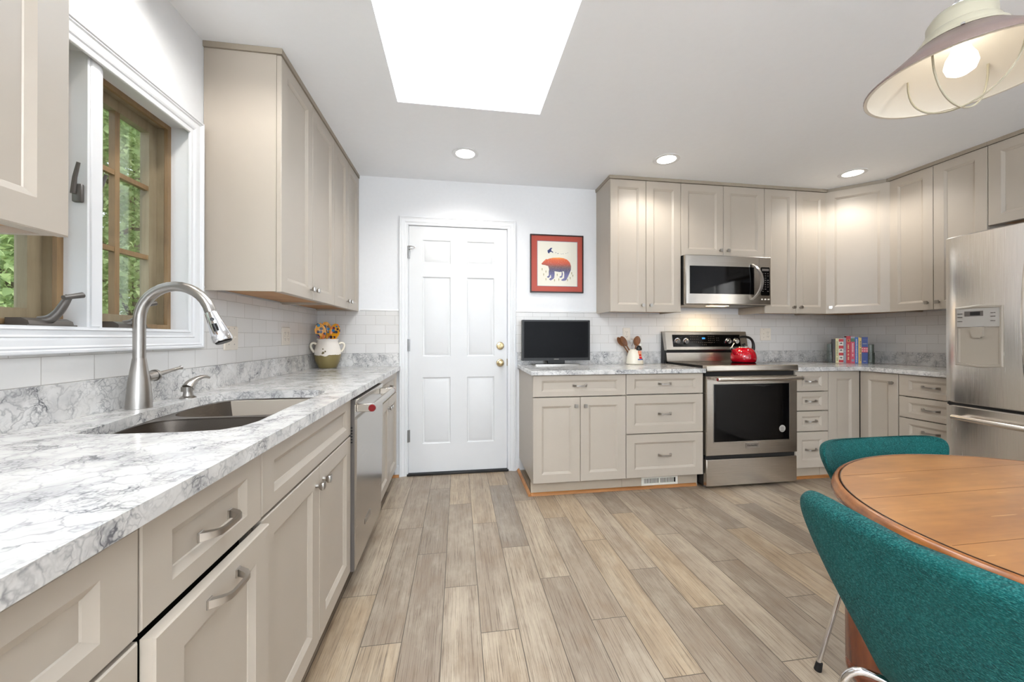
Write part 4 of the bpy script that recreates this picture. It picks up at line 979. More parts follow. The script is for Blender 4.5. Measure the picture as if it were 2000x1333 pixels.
# ------------------------------------------------------------------ kettle
kt = thing('kettle', 'shiny red tea kettle with a black handle on the cooktop', 'kettle', (3.535, -0.285, 0.9240))
G().lathe([(0.001, 0.001), (0.086, 0.001), (0.092, 0.005), (0.098, 0.020), (0.1005, 0.040), (0.097, 0.066), (0.088, 0.090), (0.075, 0.109), (0.058, 0.121), (0.042, 0.126), (0.001, 0.127)], 44).obj('body', RED, kt)
G().lathe([(0.080, 0.0005), (0.088, 0.0005), (0.093, 0.0045), (0.090, 0.0052)], 44).obj('base_band', BLACK, kt)
ld = G().lathe([(0.001, 0.1275), (0.041, 0.1265), (0.038, 0.133), (0.022, 0.138), (0.001, 0.139)], 32).obj('lid', CHROME, kt)
G().lathe([(0.006, 0.1385), (0.007, 0.145), (0.015, 0.150), (0.0165, 0.158), (0.012, 0.165), (0.001, 0.167)], 20).obj('lid_knob', BLACK, ld)
G().tube([(-0.078, -0.010, 0.070), (-0.100, -0.014, 0.090), (-0.118, -0.017, 0.112), (-0.122, -0.018, 0.117)], [0.021, 0.016, 0.012, 0.012], 16).obj('spout', RED, kt)
G().tube([(-0.1195, -0.0175, 0.1145), (-0.129, -0.019, 0.127)], [0.0135, 0.0125], 14).tube([(-0.124, -0.018, 0.128), (-0.110, -0.016, 0.150), (-0.098, -0.014, 0.163)], [0.004, 0.003, 0.003], 8).obj('whistle', CHROME, kt)
hp = [(0.088, 0.006, 0.088), (0.100, 0.008, 0.108), (0.104, 0.009, 0.140), (0.094, 0.008, 0.180), (0.068, 0.006, 0.206), (0.030, 0.003, 0.217), (-0.010, 0.0, 0.219), (-0.038, -0.002, 0.213)]
G().tube(hp, [0.012, 0.0145, 0.0125, 0.0105, 0.0105, 0.0105, 0.0105, 0.008], 14, sub=4).obj('handle', BLACK, kt, smooth=70)

# ------------------------------------------------------------------ pot of painted spoons
PT = (0.126, -0.136, 0.905)
pt = thing('utensil_pot', 'two-handled pot, white glaze dripping over an olive base', 'utensil pot', PT)
k = N('dipped_glaze'); v = k.co('Object'); sx_ = k.n('SeparateXYZ'); k.l(v, sx_.inputs[0]); nz = k.noise(v, 16, 2)
hgt = k.math('ADD', sx_.outputs[2], k.math('MULTIPLY', k.math('SUBTRACT', nz.outputs[0], 0.5), 0.045)); fac = k.math('GREATER_THAN', hgt, 0.098)
vz = k.n('TexVoronoi'); vz.inputs['Scale'].default_value = 26; k.l(v, vz.inputs['Vector']); chip = k.math('LESS_THAN', vz.outputs['Distance'], 0.12); 
k.base(k.mix(k.math('MULTIPLY', fac, k.math('SUBTRACT', 1.0, k.math('MULTIPLY', chip, 0.0))), lin((126, 112, 70)), lin((234, 226, 216)))); k.b.inputs['Roughness'].default_value = 0.3
GLAZE = k.m
G().lathe([(0.001, 0.0006), (0.060, 0.0006), (0.064, 0.004), (0.084, 0.050), (0.093, 0.095), (0.092, 0.130), (0.084, 0.165), (0.073, 0.190), (0.070, 0.205), (0.076, 0.217), (0.074, 0.220), (0.066, 0.218), (0.064, 0.195), (0.078, 0.155), (0.084, 0.100), (0.060, 0.02), (0.001, 0.015)], 40).obj('body', GLAZE, pt, smooth=60)
for s in (-1, 1):
    c45 = (0.95, 0.28) if s > 0 else (-0.90, -0.42)
    pts = [(c45[0]*r, c45[1]*r, z) for r, z in ((0.079, 0.182), (0.094, 0.191), (0.110, 0.186), (0.116, 0.168), (0.108, 0.142), (0.093, 0.122))]
    G().tube(pts, [0.009, 0.0085, 0.008, 0.008, 0.0085, 0.010], 12, sub=4).obj('handle', bpy.data.materials['cream_ceramic'], pt, smooth=70)
g = G()
for a_, z, r in ((-1.60, 0.118, 0.009), (-1.45, 0.128, 0.006), (-1.62, 0.146, 0.005), (-1.66, 0.113, 0.006)):
    g.lathe([(0.001, -0.0008), (r*0.7, -0.0006), (r, 0.0006), (r, 0.002)], 10, (0.0935*math.cos(a_), 0.0935*math.sin(a_), z), 'y')
g.obj('glaze_chip', P('olive_clay', (112, 98, 66), 0.5), pt)
def mk_painted(name, seed):
    k = N(name); v = k.co('Object'); mp = k.n('Mapping'); mp.inputs['Location'].default_value = (seed, seed*0.7, seed*1.3); k.l(v, mp.inputs[0]); vz = k.n('TexVoronoi'); vz.inputs['Scale'].default_value = 42; k.l(mp.outputs[0], vz.inputs['Vector'])
    sp = k.n('SeparateColor'); k.l(vz.outputs['Color'], sp.inputs[0])
    pc = k.ramp(sp.outputs[0], [(0.0, (28, 46, 72)), (0.25, (36, 124, 168)), (0.45, (104, 36, 60)), (0.62, (60, 40, 50)), (0.80, (226, 120, 30)), (1.0, (120, 170, 70))]); k.t.nodes[-1].color_ramp.interpolation = 'CONSTANT'
    msk = k.math('LESS_THAN', vz.outputs['Distance'], 0.50)
    k.base(k.mix(k.math('MULTIPLY', msk, k.math('GREATER_THAN', sp.outputs[1], 0.22)), lin((230, 158, 24)), pc)); k.b.inputs['Roughness'].default_value = 0.2; return k.m
def cspoon(label, base, tip, seed, face):
    tag(spoon('painted_spoon', '', at(PT, *base), at(PT, *tip), mk_painted('painted_yellow_glaze', seed), 0.044, 0.122, face), label, 'spoon', 'painted spoons in the olive pot')
cspoon('yellow painted spoon with a teal blossom, leftmost in the olive pot', (0.0, -0.008, 0.03), (-0.056, -0.022, 0.340), 1.3, (0.4, -1, 0))
cspoon('yellow painted spoon with dark blue dots, middle of the three in the olive pot', (0.004, 0.012, 0.03), (-0.018, 0.010, 0.350), 4.1, (0.2, -1, 0))
cspoon('yellow painted spoon leaning right in the olive pot, teal and plum flower', (-0.004, -0.012, 0.03), (0.064, -0.004, 0.336), 7.7, (0.0, -1, 0))

# ------------------------------------------------------------------ books and glass bookends in the corner
u = Vector((1, -1, 0)).normalized(); back = Vector((1, 1, 0)).normalized(); c0 = Vector((4.600, -0.290, 0.9055))
arot = math.atan2(u.y, u.x)
COLS = dict(black=(34, 26, 22), cream=(222, 210, 160), white=(226, 220, 210), red=(182, 22, 34), grey=(142, 146, 160), blue=(40, 98, 176), yellow=(214, 184, 104), navy=(16, 54, 130), green=(40, 84, 52), gold=(200, 160, 70), pink=(196, 60, 90), page=(232, 224, 204), brown=(104, 66, 36))
BM = {n_: P('book_'+n_, c_, 0.4) for n_, c_ in COLS.items()}
def book(x0, w_, h_, dpt, cover, label, marks):
    t = thing('book', label, 'book', tuple(c0+u*x0), arot, 'books in the corner')
    cv = G().box(0, 0.0025, 0.0, dpt, 0, h_).box(w_-0.0025, w_, 0.0, dpt, 0, h_).box(0.0025, w_-0.0025, 0, 0.0025, 0, h_).obj('cover', BM[cover], t, smooth=0)
    G().box(0.0028, w_-0.0028, 0.003, dpt-0.004, 0.003, h_-0.003).obj('pages', BM['page'], t, smooth=0)
    by = {}
    for col, a0, a1, b0, b1 in marks: by.setdefault(col, []).append((a0, a1, b0, b1))
    for col, lst in by.items():
        g = G()
        for a0, a1, b0, b1 in lst:
            if a0 == 0 and a1 == 1: G().box(0, w_, -0.0005, -0.0001, b0*h_, b1*h_).obj('spine_band', BM[col], t, smooth=0)
            else: g.box(a0*w_, a1*w_, -0.0010, -0.0006, b0*h_, b1*h_)
        if len(g.b.verts): g.obj('spine_marks', BM[col], t, smooth=0)
def letters(col, z0, z1, x0, x1, n_):
    out = []; d_ = (z1-z0)/n_
    for i in range(n_):
        if random.random() < 0.12: continue
        out.append((col, x0+random.random()*0.06, x1-random.random()*0.06, z0+d_*i, z0+d_*(i+0.62)))
    return out
x = -0.124
bks = [
 (0.022, 0.216, 0.135, 'black', 'black book with brown marks, leftmost of the row beside the glass bookend', letters('brown', 0.08, 0.6, 0.3, 0.6, 9)),
 (0.022, 0.222, 0.15, 'cream', 'cream book with dark spine lettering, between the black and the red-and-white book', letters('green', 0.08, 0.9, 0.35, 0.65, 16)),
 (0.032, 0.224, 0.165, 'white', 'thick white book with red bands and black drawings on its spine', [('red', 0, 1, 0.02, 0.12), ('red', 0, 1, 0.30, 0.41), ('red', 0, 1, 0.58, 0.70), ('red', 0, 1, 0.86, 0.97)] + [('black', 0.25, 0.75, z, z+0.035) for z in (0.20, 0.49, 0.77)] + [('black', 0.4, 0.65, z, z+0.02) for z in (0.175, 0.525, 0.80)]),
 (0.018, 0.230, 0.165, 'grey', 'slim grey-lilac book right of the red-banded one', [('white', 0.2, 0.8, 0.46, 0.475)] + letters('white', 0.08, 0.4, 0.4, 0.6, 8)),
 (0.030, 0.243, 0.185, 'red', 'red book with a round gold emblem and cream lettering', [('gold', 0.25, 0.8, 0.79, 0.80), ('gold', 0.25, 0.8, 0.865, 0.875), ('gold', 0.2, 0.32, 0.80, 0.865), ('gold', 0.70, 0.82, 0.80, 0.865), ('black', 0.36, 0.66, 0.812, 0.855)] + letters('cream', 0.12, 0.70, 0.3, 0.66, 14)),
 (0.028, 0.240, 0.175, 'pink', 'crimson book with a dark green top band and white lettering', [('green', 0, 1, 0.80, 0.93), ('grey', 0, 1, 0.93, 0.99), ('grey', 0.2, 0.8, 0.06, 0.15)] + letters('white', 0.26, 0.76, 0.32, 0.68, 10)),
 (0.022, 0.232, 0.165, 'blue', 'bright blue book with white lettering down its spine', letters('white', 0.04, 0.95, 0.28, 0.68, 20)),
 (0.021, 0.230, 0.15, 'yellow', 'yellow book with black lettering, between the bright blue and the navy book', letters('black', 0.06, 0.88, 0.45, 0.85, 18)),
 (0.041, 0.234, 0.150, 'navy', 'thick navy book with a pink band, rightmost of the row', [('pink', 0, 1, 0.42, 0.62), ('white', 0.05, 0.22, 0.46, 0.495), ('white', 0.38, 0.62, 0.46, 0.495), ('white', 0.78, 0.95, 0.46, 0.495), ('white', 0.05, 0.22, 0.545, 0.58), ('white', 0.38, 0.62, 0.545, 0.58), ('white', 0.78, 0.95, 0.545, 0.58), ('grey', 0.15, 0.85, 0.735, 0.765), ('grey', 0.15, 0.85, 0.90, 0.905)] + letters('white', 0.08, 0.10, 0.25, 0.75, 1))]
for w_, h_, dp, cv, lb, mk in bks:
    book(x, w_, h_, dp, cv, lb, mk); x += w_+0.0008
def bookend(x0, w_, label):
    t = thing('bookend', label, 'bookend', tuple(c0+u*x0), arot, 'glass bookends')
    G().loft([[(a_, b_, z) for a_, b_ in rrect(0, w_, 0.0, 0.10, 0.006, 2)] for z in (0.0005, 0.098)]).obj('glass_block', DKGLASS, t, smooth=30)
    G().loft([[(a_, b_, z) for a_, b_ in rrect(0.002, w_-0.002, 0.02, 0.098, 0.006, 2)] for z in (0.0985, 0.170)]).obj('glass_step', DKGLASS, t, smooth=30)
bookend(-0.162, 0.037, 'smoky glass bookend left of the books'); bookend(x+0.001, 0.044, 'smoky glass bookend right of the books')

# ------------------------------------------------------------------ framed bear print
pf = thing('framed_picture', 'framed print of a rust and blue bear with a bird, red mat', 'picture', (1.9585, -0.0005, 1.776))
hw_, hh_ = 0.237, 0.251
G().loft([rect(-hw_, hw_, -hh_, hh_, 0.0), rect(-hw_, hw_, -hh_, hh_, -0.020), rect(-hw_+0.010, hw_-0.010, -hh_+0.010, hh_-0.010, -0.020), rect(-hw_+0.010, hw_-0.010, -hh_+0.010, hh_-0.010, -0.012)]).obj('frame', FRAMEBK, pf, smooth=0)
G().loft([rect(-hw_+0.0101, hw_-0.0101, -hh_+0.0101, hh_-0.0101, -0.0122), rect(-hw_+0.0101, hw_-0.0101, -hh_+0.0101, hh_-0.0101, -0.0135), rect(-0.176, 0.184, -0.196, 0.196, -0.0135), rect(-0.176, 0.184, -0.196, 0.196, -0.0122)]).obj('mat', MATRED, pf, smooth=0)
G().box(-0.1758, 0.1838, -0.0126, -0.0122, -0.1958, 0.1958).obj('print', IVORY, pf, smooth=0)
G().loft([rect(-0.1765, 0.1845, -0.1965, 0.1965, -0.0138), rect(-0.173, 0.181, -0.193, 0.193, -0.0138), rect(-0.173, 0.181, -0.193, 0.193, -0.0127)], caps=False).obj('mat_bevel', P('grey_mat_bevel', (120, 122, 140), 0.5), pf, smooth=0)
def art(name, poly, m, y=-0.0129): return G().prism(poly, y, y+0.0002, 'xz').obj(name, m, pf, smooth=0)
def px(pts): return [((x-595)/1060*0.474, (665-z)/1170*0.502) for x, z in pts]
k = N('sunset_bear_ink'); v = k.co('Object'); sx_ = k.n('SeparateXYZ'); k.l(v, sx_.inputs[0]); mr = k.n('MapRange'); mr.inputs[1].default_value = -0.10; mr.inputs[2].default_value = 0.055; k.l(sx_.outputs[2], mr.inputs[0])
cb_ = k.ramp(mr.outputs[0], [(0.0, (96, 96, 140)), (0.28, (72, 72, 104)), (0.48, (110, 78, 76)), (0.68, (184, 72, 44)), (0.9, (206, 92, 44)), (1.0, (236, 160, 70))]); nz = k.noise(v, 220, 2); k.base(k.mix(k.math('MULTIPLY', k.math('GREATER_THAN', nz.outputs[0], 0.60), 0.35), cb_, lin((206, 190, 176)))); BEAR = k.m
art('bear_figure', px([(285, 670), (330, 620), (365, 585), (385, 570), (395, 582), (440, 562), (520, 543), (640, 535), (730, 545), (800, 575), (850, 625), (876, 700), (874, 780), (845, 850), (815, 920), (780, 990), (740, 1005), (690, 1005), (680, 985), (735, 950), (740, 880), (735, 815), (700, 815), (715, 870), (700, 930), (680, 945), (645, 940), (645, 925), (685, 900), (690, 825), (640, 828), (545, 815), (548, 870), (540, 950), (515, 975), (470, 1005), (435, 985), (450, 965), (480, 945), (470, 890), (455, 900), (460, 920), (430, 955), (395, 940), (400, 925), (432, 905), (430, 830), (438, 780), (420, 715), (350, 695), (300, 690)]), BEAR)
art('bird_figure', px([(403, 405), (432, 380), (440, 372), (470, 345), (500, 345), (495, 365), (478, 372), (485, 405), (520, 425), (515, 445), (480, 425), (450, 435), (440, 462), (412, 445), (410, 425)]), NAVY)
for x_, z_, s in ((572, 440, 10), (615, 455, 11), (680, 462, 8), (715, 458, 8), (775, 448, 7), (812, 436, 7)): art('small_bird', px([(x_-s, z_-s), (x_, z_-s*0.4), (x_+s, z_-s), (x_+s*0.5, z_+s*0.3), (x_, z_+s), (x_-s*0.7, z_+s*0.4)]), NAVY)
for x_, z_ in ((300, 785), (375, 830), (330, 890), (375, 985), (598, 890), (545, 1000), (632, 985), (805, 990), (860, 950), (890, 850), (912, 900)): art('plant_sprig', px([(x_-4, z_-26), (x_+4, z_-26), (x_+9, z_-10), (x_+2, z_+28), (x_-2, z_+28), (x_-9, z_-10)]), OLIVE)

# ------------------------------------------------------------------ wall plates
def plate(name, label, loc, rz, w_, h_, kinds, cat, m=PLATE, group='wall plates on the tile'):
    t = thing(name, label, cat, loc, rz, group)
    G().loft([[(x_, y, z) for x_, z in rrect(-w_/2+i, w_/2-i, -h_/2+i, h_/2-i, 0.006, 3)] for i, y in ((0, 0), (0, -0.003), (0.003, -0.006))]).obj('plate', m, t, smooth=30)
    n_ = len(kinds)
    for i, kd in enumerate(kinds):
        cx = (i-(n_-1)/2)*0.046
        if kd == 'outlet':
            for zc in (0.020, -0.020):
                r = G().loft([[(cx+x_, y, zc+z) for x_, z in rrect(-0.0165, 0.0165, -0.014, 0.014, 0.010, 4)] for y in (-0.005, -0.0075)]).obj('receptacle', m, t, smooth=30)
                G().box(cx-0.0075, cx-0.0055, -0.0078, -0.0074, zc-0.002, zc+0.006).box(cx+0.0055, cx+0.0075, -0.0078, -0.0074, zc-0.003, zc+0.006).cyl((cx, -0.0078, zc-0.008), (cx, -0.0074, zc-0.008), 0.0024, seg=8).obj('socket_slot', BLACK, r, smooth=0)
        elif kd == 'switch':
            G().box(cx-0.005, cx+0.005, -0.008, -0.0055, -0.012, 0.012).obj('switch_slot', m, t, smooth=0)
            G().box(cx-0.0038, cx+0.0038, -0.016, -0.0075, 0.000, 0.010, bev=0.001).obj('toggle', m, t)
        G().lathe([(0.001, -0.0072), (0.003, -0.0068), (0.0032, -0.006)], 8, (cx, 0, 0.048 if kd == 'switch' else 0.0), 'y').obj('screw', GREYP2, t)
        if kd == 'switch': G().lathe([(0.001, -0.0072), (0.003, -0.0068), (0.0032, -0.006)], 8, (cx, 0, -0.030), 'y').obj('screw', GREYP2, t)
plate('switch_plate', 'almond double switch plate behind the faucet spray head', (tt+0.0002, -1.185, 1.134), PI/2, 0.114, 0.116, ['switch', 'switch'], 'switch plate')
plate('outlet_plate', 'almond double outlet plate on the left wall near the painted spoons', (tt+0.0002, -0.577, 1.146), PI/2, 0.114, 0.116, ['outlet', 'outlet'], 'outlet')
plate('outlet_plate', 'almond plate with a switch and an outlet, right of the red kettle', (3.992, -tt-0.0002, 1.166), 0, 0.112, 0.116, ['switch', 'outlet'], 'outlet')
plate('outlet_plate', 'single outlet plate half hidden behind the wooden spoons', (2.597, -tt-0.0002, 1.165), 0, 0.072, 0.116, ['outlet'], 'outlet')
# toe-kick register
vr = thing('floor_register', 'white slotted air register in the toe kick', 'register', (2.620, -0.5368, 0.0445))
w_ = 0.147
G().loft([rect(-w_, w_, -0.0245, 0.0420, 0.0), rect(-w_, w_, -0.0245, 0.0420, -0.004), rect(-w_+0.004, w_-0.004, -0.020, 0.0380, -0.006), rect(-w_+0.018, w_-0.018, -0.008, 0.028, -0.006), rect(-w_+0.018, w_-0.018, -0.008, 0.028, -0.002)]).obj('face_plate', WHITEPL, vr, smooth=0)
G().box(-w_+0.0185, w_-0.0185, -0.0028, -0.0021, -0.0078, 0.0278).obj('dark_opening', DARK, vr, smooth=0)
g = G()
for k in range(25):
    x_ = -w_+0.021+k*0.0098
    g.box(x_, x_+(0.004 if k != 12 else 0.010), -0.0058, -0.003, -0.0078, 0.0278)
g.obj('louver', WHITEPL, vr, smooth=0)

# ------------------------------------------------------------------ recessed downlights
def downlight(label, x, y, first=None):
    t = thing('downlight', label, 'downlight', (x, y, H), 0, 'recessed ceiling downlights')
    G().lathe([(0.066, -0.0002), (0.094, -0.0002), (0.093, -0.0030), (0.072, -0.0045), (0.066, -0.0030)], 40, caps=False).obj('trim_ring', TRIM, t)
    G().lathe([(0.001, -0.0016), (0.0665, -0.0016), (0.0665, -0.0004), (0.001, -0.0004)], 40).obj('lens', LENS, t)
    light('downlight_lamp', 'SPOT', (x, y, H-0.012), DLW, (1.0, 0.965, 0.91), (0, 0, 0), spot_size=math.radians(150), spot_blend=0.6, shadow_soft_size=0.06)
    return t
DLW = 26
downlight('round recessed downlight between the skylight and the white door', 1.160, -0.505)
downlight('round recessed downlight in front of the microwave cabinet', 2.622, -0.640)
downlight('round recessed downlight in front of the diagonal corner cabinet', 4.214, -0.642)
# the rest of the ceiling lights: above the sink, out of the frame, and unseen fill spots added behind the viewer
light('sink_downlight_lamp', 'SPOT', (0.30, -1.95, H-0.012), 24, (1.0, 0.96, 0.90), (0, 0, 0), spot_size=math.radians(165), spot_blend=0.5, shadow_soft_size=0.06)
for k, (x, y) in enumerate(((0.78, -3.6), (4.1, -3.4), (1.16, -5.4), (3.9, -5.4))):
    light('added_dining_spot', 'SPOT', (x, y, H-0.012), 30 if k < 2 else 14, (1.0, 0.97, 0.93), (0, 0, 0), spot_size=math.radians(160), spot_blend=0.6, shadow_soft_size=0.08)

# ------------------------------------------------------------------ pendant lamp
pl = thing('pendant_lamp', 'taupe dome pendant lamp with a wire cage, hanging over the table', 'lamp', (2.566, -2.346, 1.90))
rp = [(0.0, 0.213, 0.0), (1, 0.150, 0.055), (2, 0.104, 0.098)]
prof = [(0.213, -0.002), (0.2135, 0.003), (0.150, 0.056), (0.100, 0.100), (0.040, 0.112)]
G().lathe(prof, 56, caps=False).obj('shade', TAUPE, pl, smooth=60)
prof2 = [(0.2125, -0.0022), (0.204, -0.0022), (0.2035, 0.002), (0.147, 0.052), (0.098, 0.095), (0.040, 0.106), (0.001, 0.107)]
G().lathe(prof2, 56, caps=False).obj('shade_lining', CREAMIN, pl, smooth=60)
G().lathe([(0.040, 0.1125), (0.098, 0.1025), (0.094, 0.113), (0.082, 0.119), (0.080, 0.134), (0.072, 0.142), (0.072, 0.170), (0.060, 0.190), (0.040, 0.200), (0.022, 0.203), (0.001, 0.203)], 40).obj('collar', CREAM, pl, smooth=40)
G().lathe([(0.022, 0.2035), (0.024, 0.214), (0.014, 0.222), (0.010, 0.240), (0.001, 0.242)], 24).obj('top_cap', CHROME, pl)
g = G()
for k in range(4):
    zc = 0.242+0.03*k
    if zc > 0.31: break
    g.tube([(0.010*math.cos(q)*(1 if k % 2 else 0), 0.010*math.cos(q)*(0 if k % 2 else 1), zc+0.014+0.019*math.sin(q)) for q in [2*PI*j/16 for j in range(16)]], 0.0022, 8, closed=True)
g.cyl((0, 0, 0.31), (0, 0, H-1.90-0.02), 0.004, seg=10).obj('chain', CHROME, pl)
G().lathe([(0.001, H-1.9-0.001), (0.062, H-1.9-0.001), (0.060, H-1.9-0.012), (0.030, H-1.9-0.024), (0.001, H-1.9-0.025)], 32).obj('ceiling_canopy', CREAM, pl)
for a in (0.6, 2.17, 3.74, 5.31): G().lathe([(0.001, 0.006), (0.004, 0.005), (0.0045, 0.0)], 10, (0.103*math.cos(a), 0.103*math.sin(a), 0.0985)).obj('screw', CHROME, pl)
for a in (0.12, 0.12+PI/2):
    pts = [(0.125*math.cos(q)*math.cos(a), 0.125*math.cos(q)*math.sin(a), 0.064-0.150*math.sin(q)**0.8) for q in [PI*j/24 for j in range(25)]]
    G().tube(pts, 0.0028, 10).obj('cage_wire', CREAM, pl, smooth=70)
G().lathe([(0.001, 0.008), (0.016, 0.010), (0.030, 0.020), (0.036, 0.038), (0.032, 0.058), (0.022, 0.078), (0.016, 0.1045), (0.001, 0.1045)], 32).obj('bulb', BULB, pl, smooth=70)

# ------------------------------------------------------------------ oval-round table
TC = (2.510, -2.680); TA, TB = 0.527, 0.490
tb = thing('dining_table', 'rounded worn amber wood dining table at the right edge', 'table', (TC[0], TC[1], 0))
def oval(g, prof, caps=True, n=96):
    return g.loft([[((TA-d)*math.cos(2*PI*i/n), (TB-d)*math.sin(2*PI*i/n), z) for i in range(n)] for d, z in prof], caps)
oval(G(), [(0.0190, 0.7275), (0.0190, 0.7543), (0.0197, 0.7550)]).obj('tabletop', TABLEW, tb, smooth=30)
oval(G(), [(0.0180, 0.7255), (0.0180, 0.7480), (0.0162, 0.7485), (0.0152, 0.7535), (0.0138, 0.7553), (0.0105, 0.7550), (0.0060, 0.7515), (0.0030, 0.7457), (0.0025, 0.7425), (0.0005, 0.7400), (0.0, 0.7360), (0.0015, 0.7310), (0.0060, 0.7275), (0.012, 0.7260)], caps=False).obj('moulded_rim', TABLED, tb, smooth=35)
oval(G(), [(0.0178, 0.7500), (0.0178, 0.7550), (0.0198, 0.7552), (0.0198, 0.7500)], caps=False).obj('rim_groove', P('dark_rim_groove', (40, 22, 14), 0.4), tb, smooth=0)
b_ = 0.0048
oval(G(), [(0.0035-b_*math.cos(2*PI*i/10), 0.7295+b_*math.sin(2*PI*i/10)) for i in range(11)], caps=False).obj('rim_bead', mk_wood('dark_bead_wood', (52, 26, 14), (76, 40, 20), (96, 54, 28), (20, 20, 20), 0.2, 0.5, bump=0.02), tb, smooth=60)
for y in (0.338, 0.200, 0.0, -0.23):
    hw_ = (TA-0.020)*math.sqrt(1-(y/(TB-0.020))**2)-0.008; G().box(-hw_, hw_, y-0.0006, y+0.0006, 0.7549, 0.7552).obj('board_seam', bpy.data.materials.get('dark_table_seam') or P('dark_table_seam', (92, 56, 28), 0.5), tb, smooth=0)
for j in range(4):
    a0 = PI/2*j+0.42; a1 = a0+PI/2-0.02; rr = []; g = G()
    for k in range(25):
        a = a0+(a1-a0)*k/24; rr.append([((TA-d)*math.cos(a), (TB-d)*math.sin(a), z) for d, z in ((0.050, 0.7270), (0.050, 0.662), (0.070, 0.662), (0.070, 0.7270))])
    g.loft(rr).obj('apron', LEGW, tb, smooth=30)
for cx, cy in ((-0.205, 0.392), (0.360, 0.280), (-0.150, -0.400), (0.150, -0.400)):
    G().lathe([(0.001, 0.0006), (0.018, 0.0006), (0.022, 0.02), (0.016, 0.05), (0.018, 0.095), (0.034, 0.118), (0.046, 0.150), (0.047, 0.165), (0.0445, 0.168), (0.047, 0.172), (0.0445, 0.176), (0.047, 0.180), (0.0475, 0.40), (0.046, 0.55), (0.043, 0.60), (0.047, 0.612), (0.043, 0.628), (0.043, 0.7270), (0.001, 0.7270)], 28, (cx, cy, 0)).obj('leg', LEGW, tb, smooth=45)

# ------------------------------------------------------------------ teal upholstered chairs
def chair_shell():
    # stations along the profile: (y, z, half width, forward wing bend), front of the seat at -y
    st_ = [(-0.230, 0.425, 0.150, 0), (-0.225, 0.440, 0.170, 0), (-0.200, 0.452, 0.192, 0.0), (-0.12, 0.455, 0.212, 0.0), (-0.02, 0.447, 0.215, 0.004), (0.07, 0.440, 0.190, 0.006), (0.125, 0.445, 0.150, 0.006), (0.163, 0.462, 0.122, 0.006), (0.187, 0.492, 0.114, 0.010), (0.203, 0.535, 0.132, 0.016), (0.217, 0.585, 0.166, 0.024), (0.230, 0.640, 0.204, 0.034), (0.241, 0.695, 0.235, 0.043), (0.249, 0.735, 0.252, 0.048), (0.254, 0.762, 0.254, 0.050), (0.257, 0.780, 0.244, 0.048), (0.2585, 0.790, 0.218, 0.042), (0.259, 0.795, 0.17, 0.03)]
    nU = 16; th = 0.017; g = G(); rings = []
    n_ = len(st_)
    for i, (y, z, hw_, bend) in enumerate(st_):
        a, b_ = st_[max(0, i-1)], st_[min(n_-1, i+1)]; t_ = Vector((b_[0]-a[0], b_[1]-a[1])).normalized(); nrm = Vector((-t_.y, t_.x))   # towards the sitter
        sc = 0.35 if i in (0, n_-1) else (0.75 if i in (1, n_-2) else 1.0); row = []
        tops = []; bots = []
        for k in range(nU+1):
            uu = -1+2*k/nU; x = hw_*math.sin(uu*PI/2*0.92)/math.sin(PI/2*0.92); e = math.sqrt(max(0.0, 1-abs(uu)**5)); tt_ = th*sc*(0.30+0.70*e)
            fwd = bend*abs(uu)**2.2; lift = 0.016*abs(uu)**2.5 if z < 0.46 and y < 0.1 else 0.0
            dip = -0.010*(1-abs(uu)**2)*max(0.0, (z-0.72)/0.075) if z > 0.72 else 0.0
            cy, cz = y-fwd*0.97, z+lift+dip
            tops.append((x, cy+nrm.x*tt_, cz+nrm.y*tt_)); bots.append((x, cy-nrm.x*tt_, cz-nrm.y*tt_))
        rings.append(tops+bots[::-1])
    g.loft(rings); bmesh.ops.recalc_face_normals(g.b, faces=g.b.faces[:])
    return g
ch = thing('dining_chair', 'teal upholstered shell chair nearest the viewer, its back turned to us', 'chair', (2.130, -2.712, 0), PI/2, 'teal shell chairs round the table')
sh = chair_shell().obj('upholstered_shell', TEAL, ch, smooth=180)
ss = sh.modifiers.new('smooth', 'SUBSURF'); ss.levels = 2; ss.render_levels = 2
G().lathe([(0.001, 0.402), (0.070, 0.402), (0.075, 0.408), (0.070, 0.4275), (0.001, 0.4275)], 24).obj('seat_hub', BLACK, ch)
for sx_, sy_ in ((1, 1), (-1, 1), (1, -1), (-1, -1)):
    bx, by_, fx, fy = 0.170, (0.180 if sy_ > 0 else 0.170), 0.228, (0.250 if sy_ > 0 else 0.225)
    pts = [(sx_*0.030, sy_*0.030, 0.410), (sx_*0.10, sy_*0.105, 0.410)]
    for k in range(7):
        q = k/6; P0, P1, P2 = Vector((sx_*(bx-0.035), sy_*(by_-0.037), 0.424)), Vector((sx_*bx, sy_*by_, 0.434)), Vector((sx_*(bx+0.007), sy_*(by_+0.008), 0.385))
        pts.append(tuple(P0*(1-q)**2+P1*2*q*(1-q)+P2*q*q))
    pts.append((sx_*fx*0.995, sy_*fy*0.995, 0.022))
    l_ = G().tube(pts, 0.0075, 14).obj('leg', CHROME, ch, smooth=70)
    G().cyl((sx_*fx, sy_*fy, 0.0006), (sx_*(fx-0.003), sy_*(fy-0.004), 0.030), 0.0115, 0.0095, 14).obj('foot_cap', RUBBER, l_)
dup(ch, 'teal upholstered shell chair on the far side of the table, facing us', (2.555, -2.362, 0), 0.0)

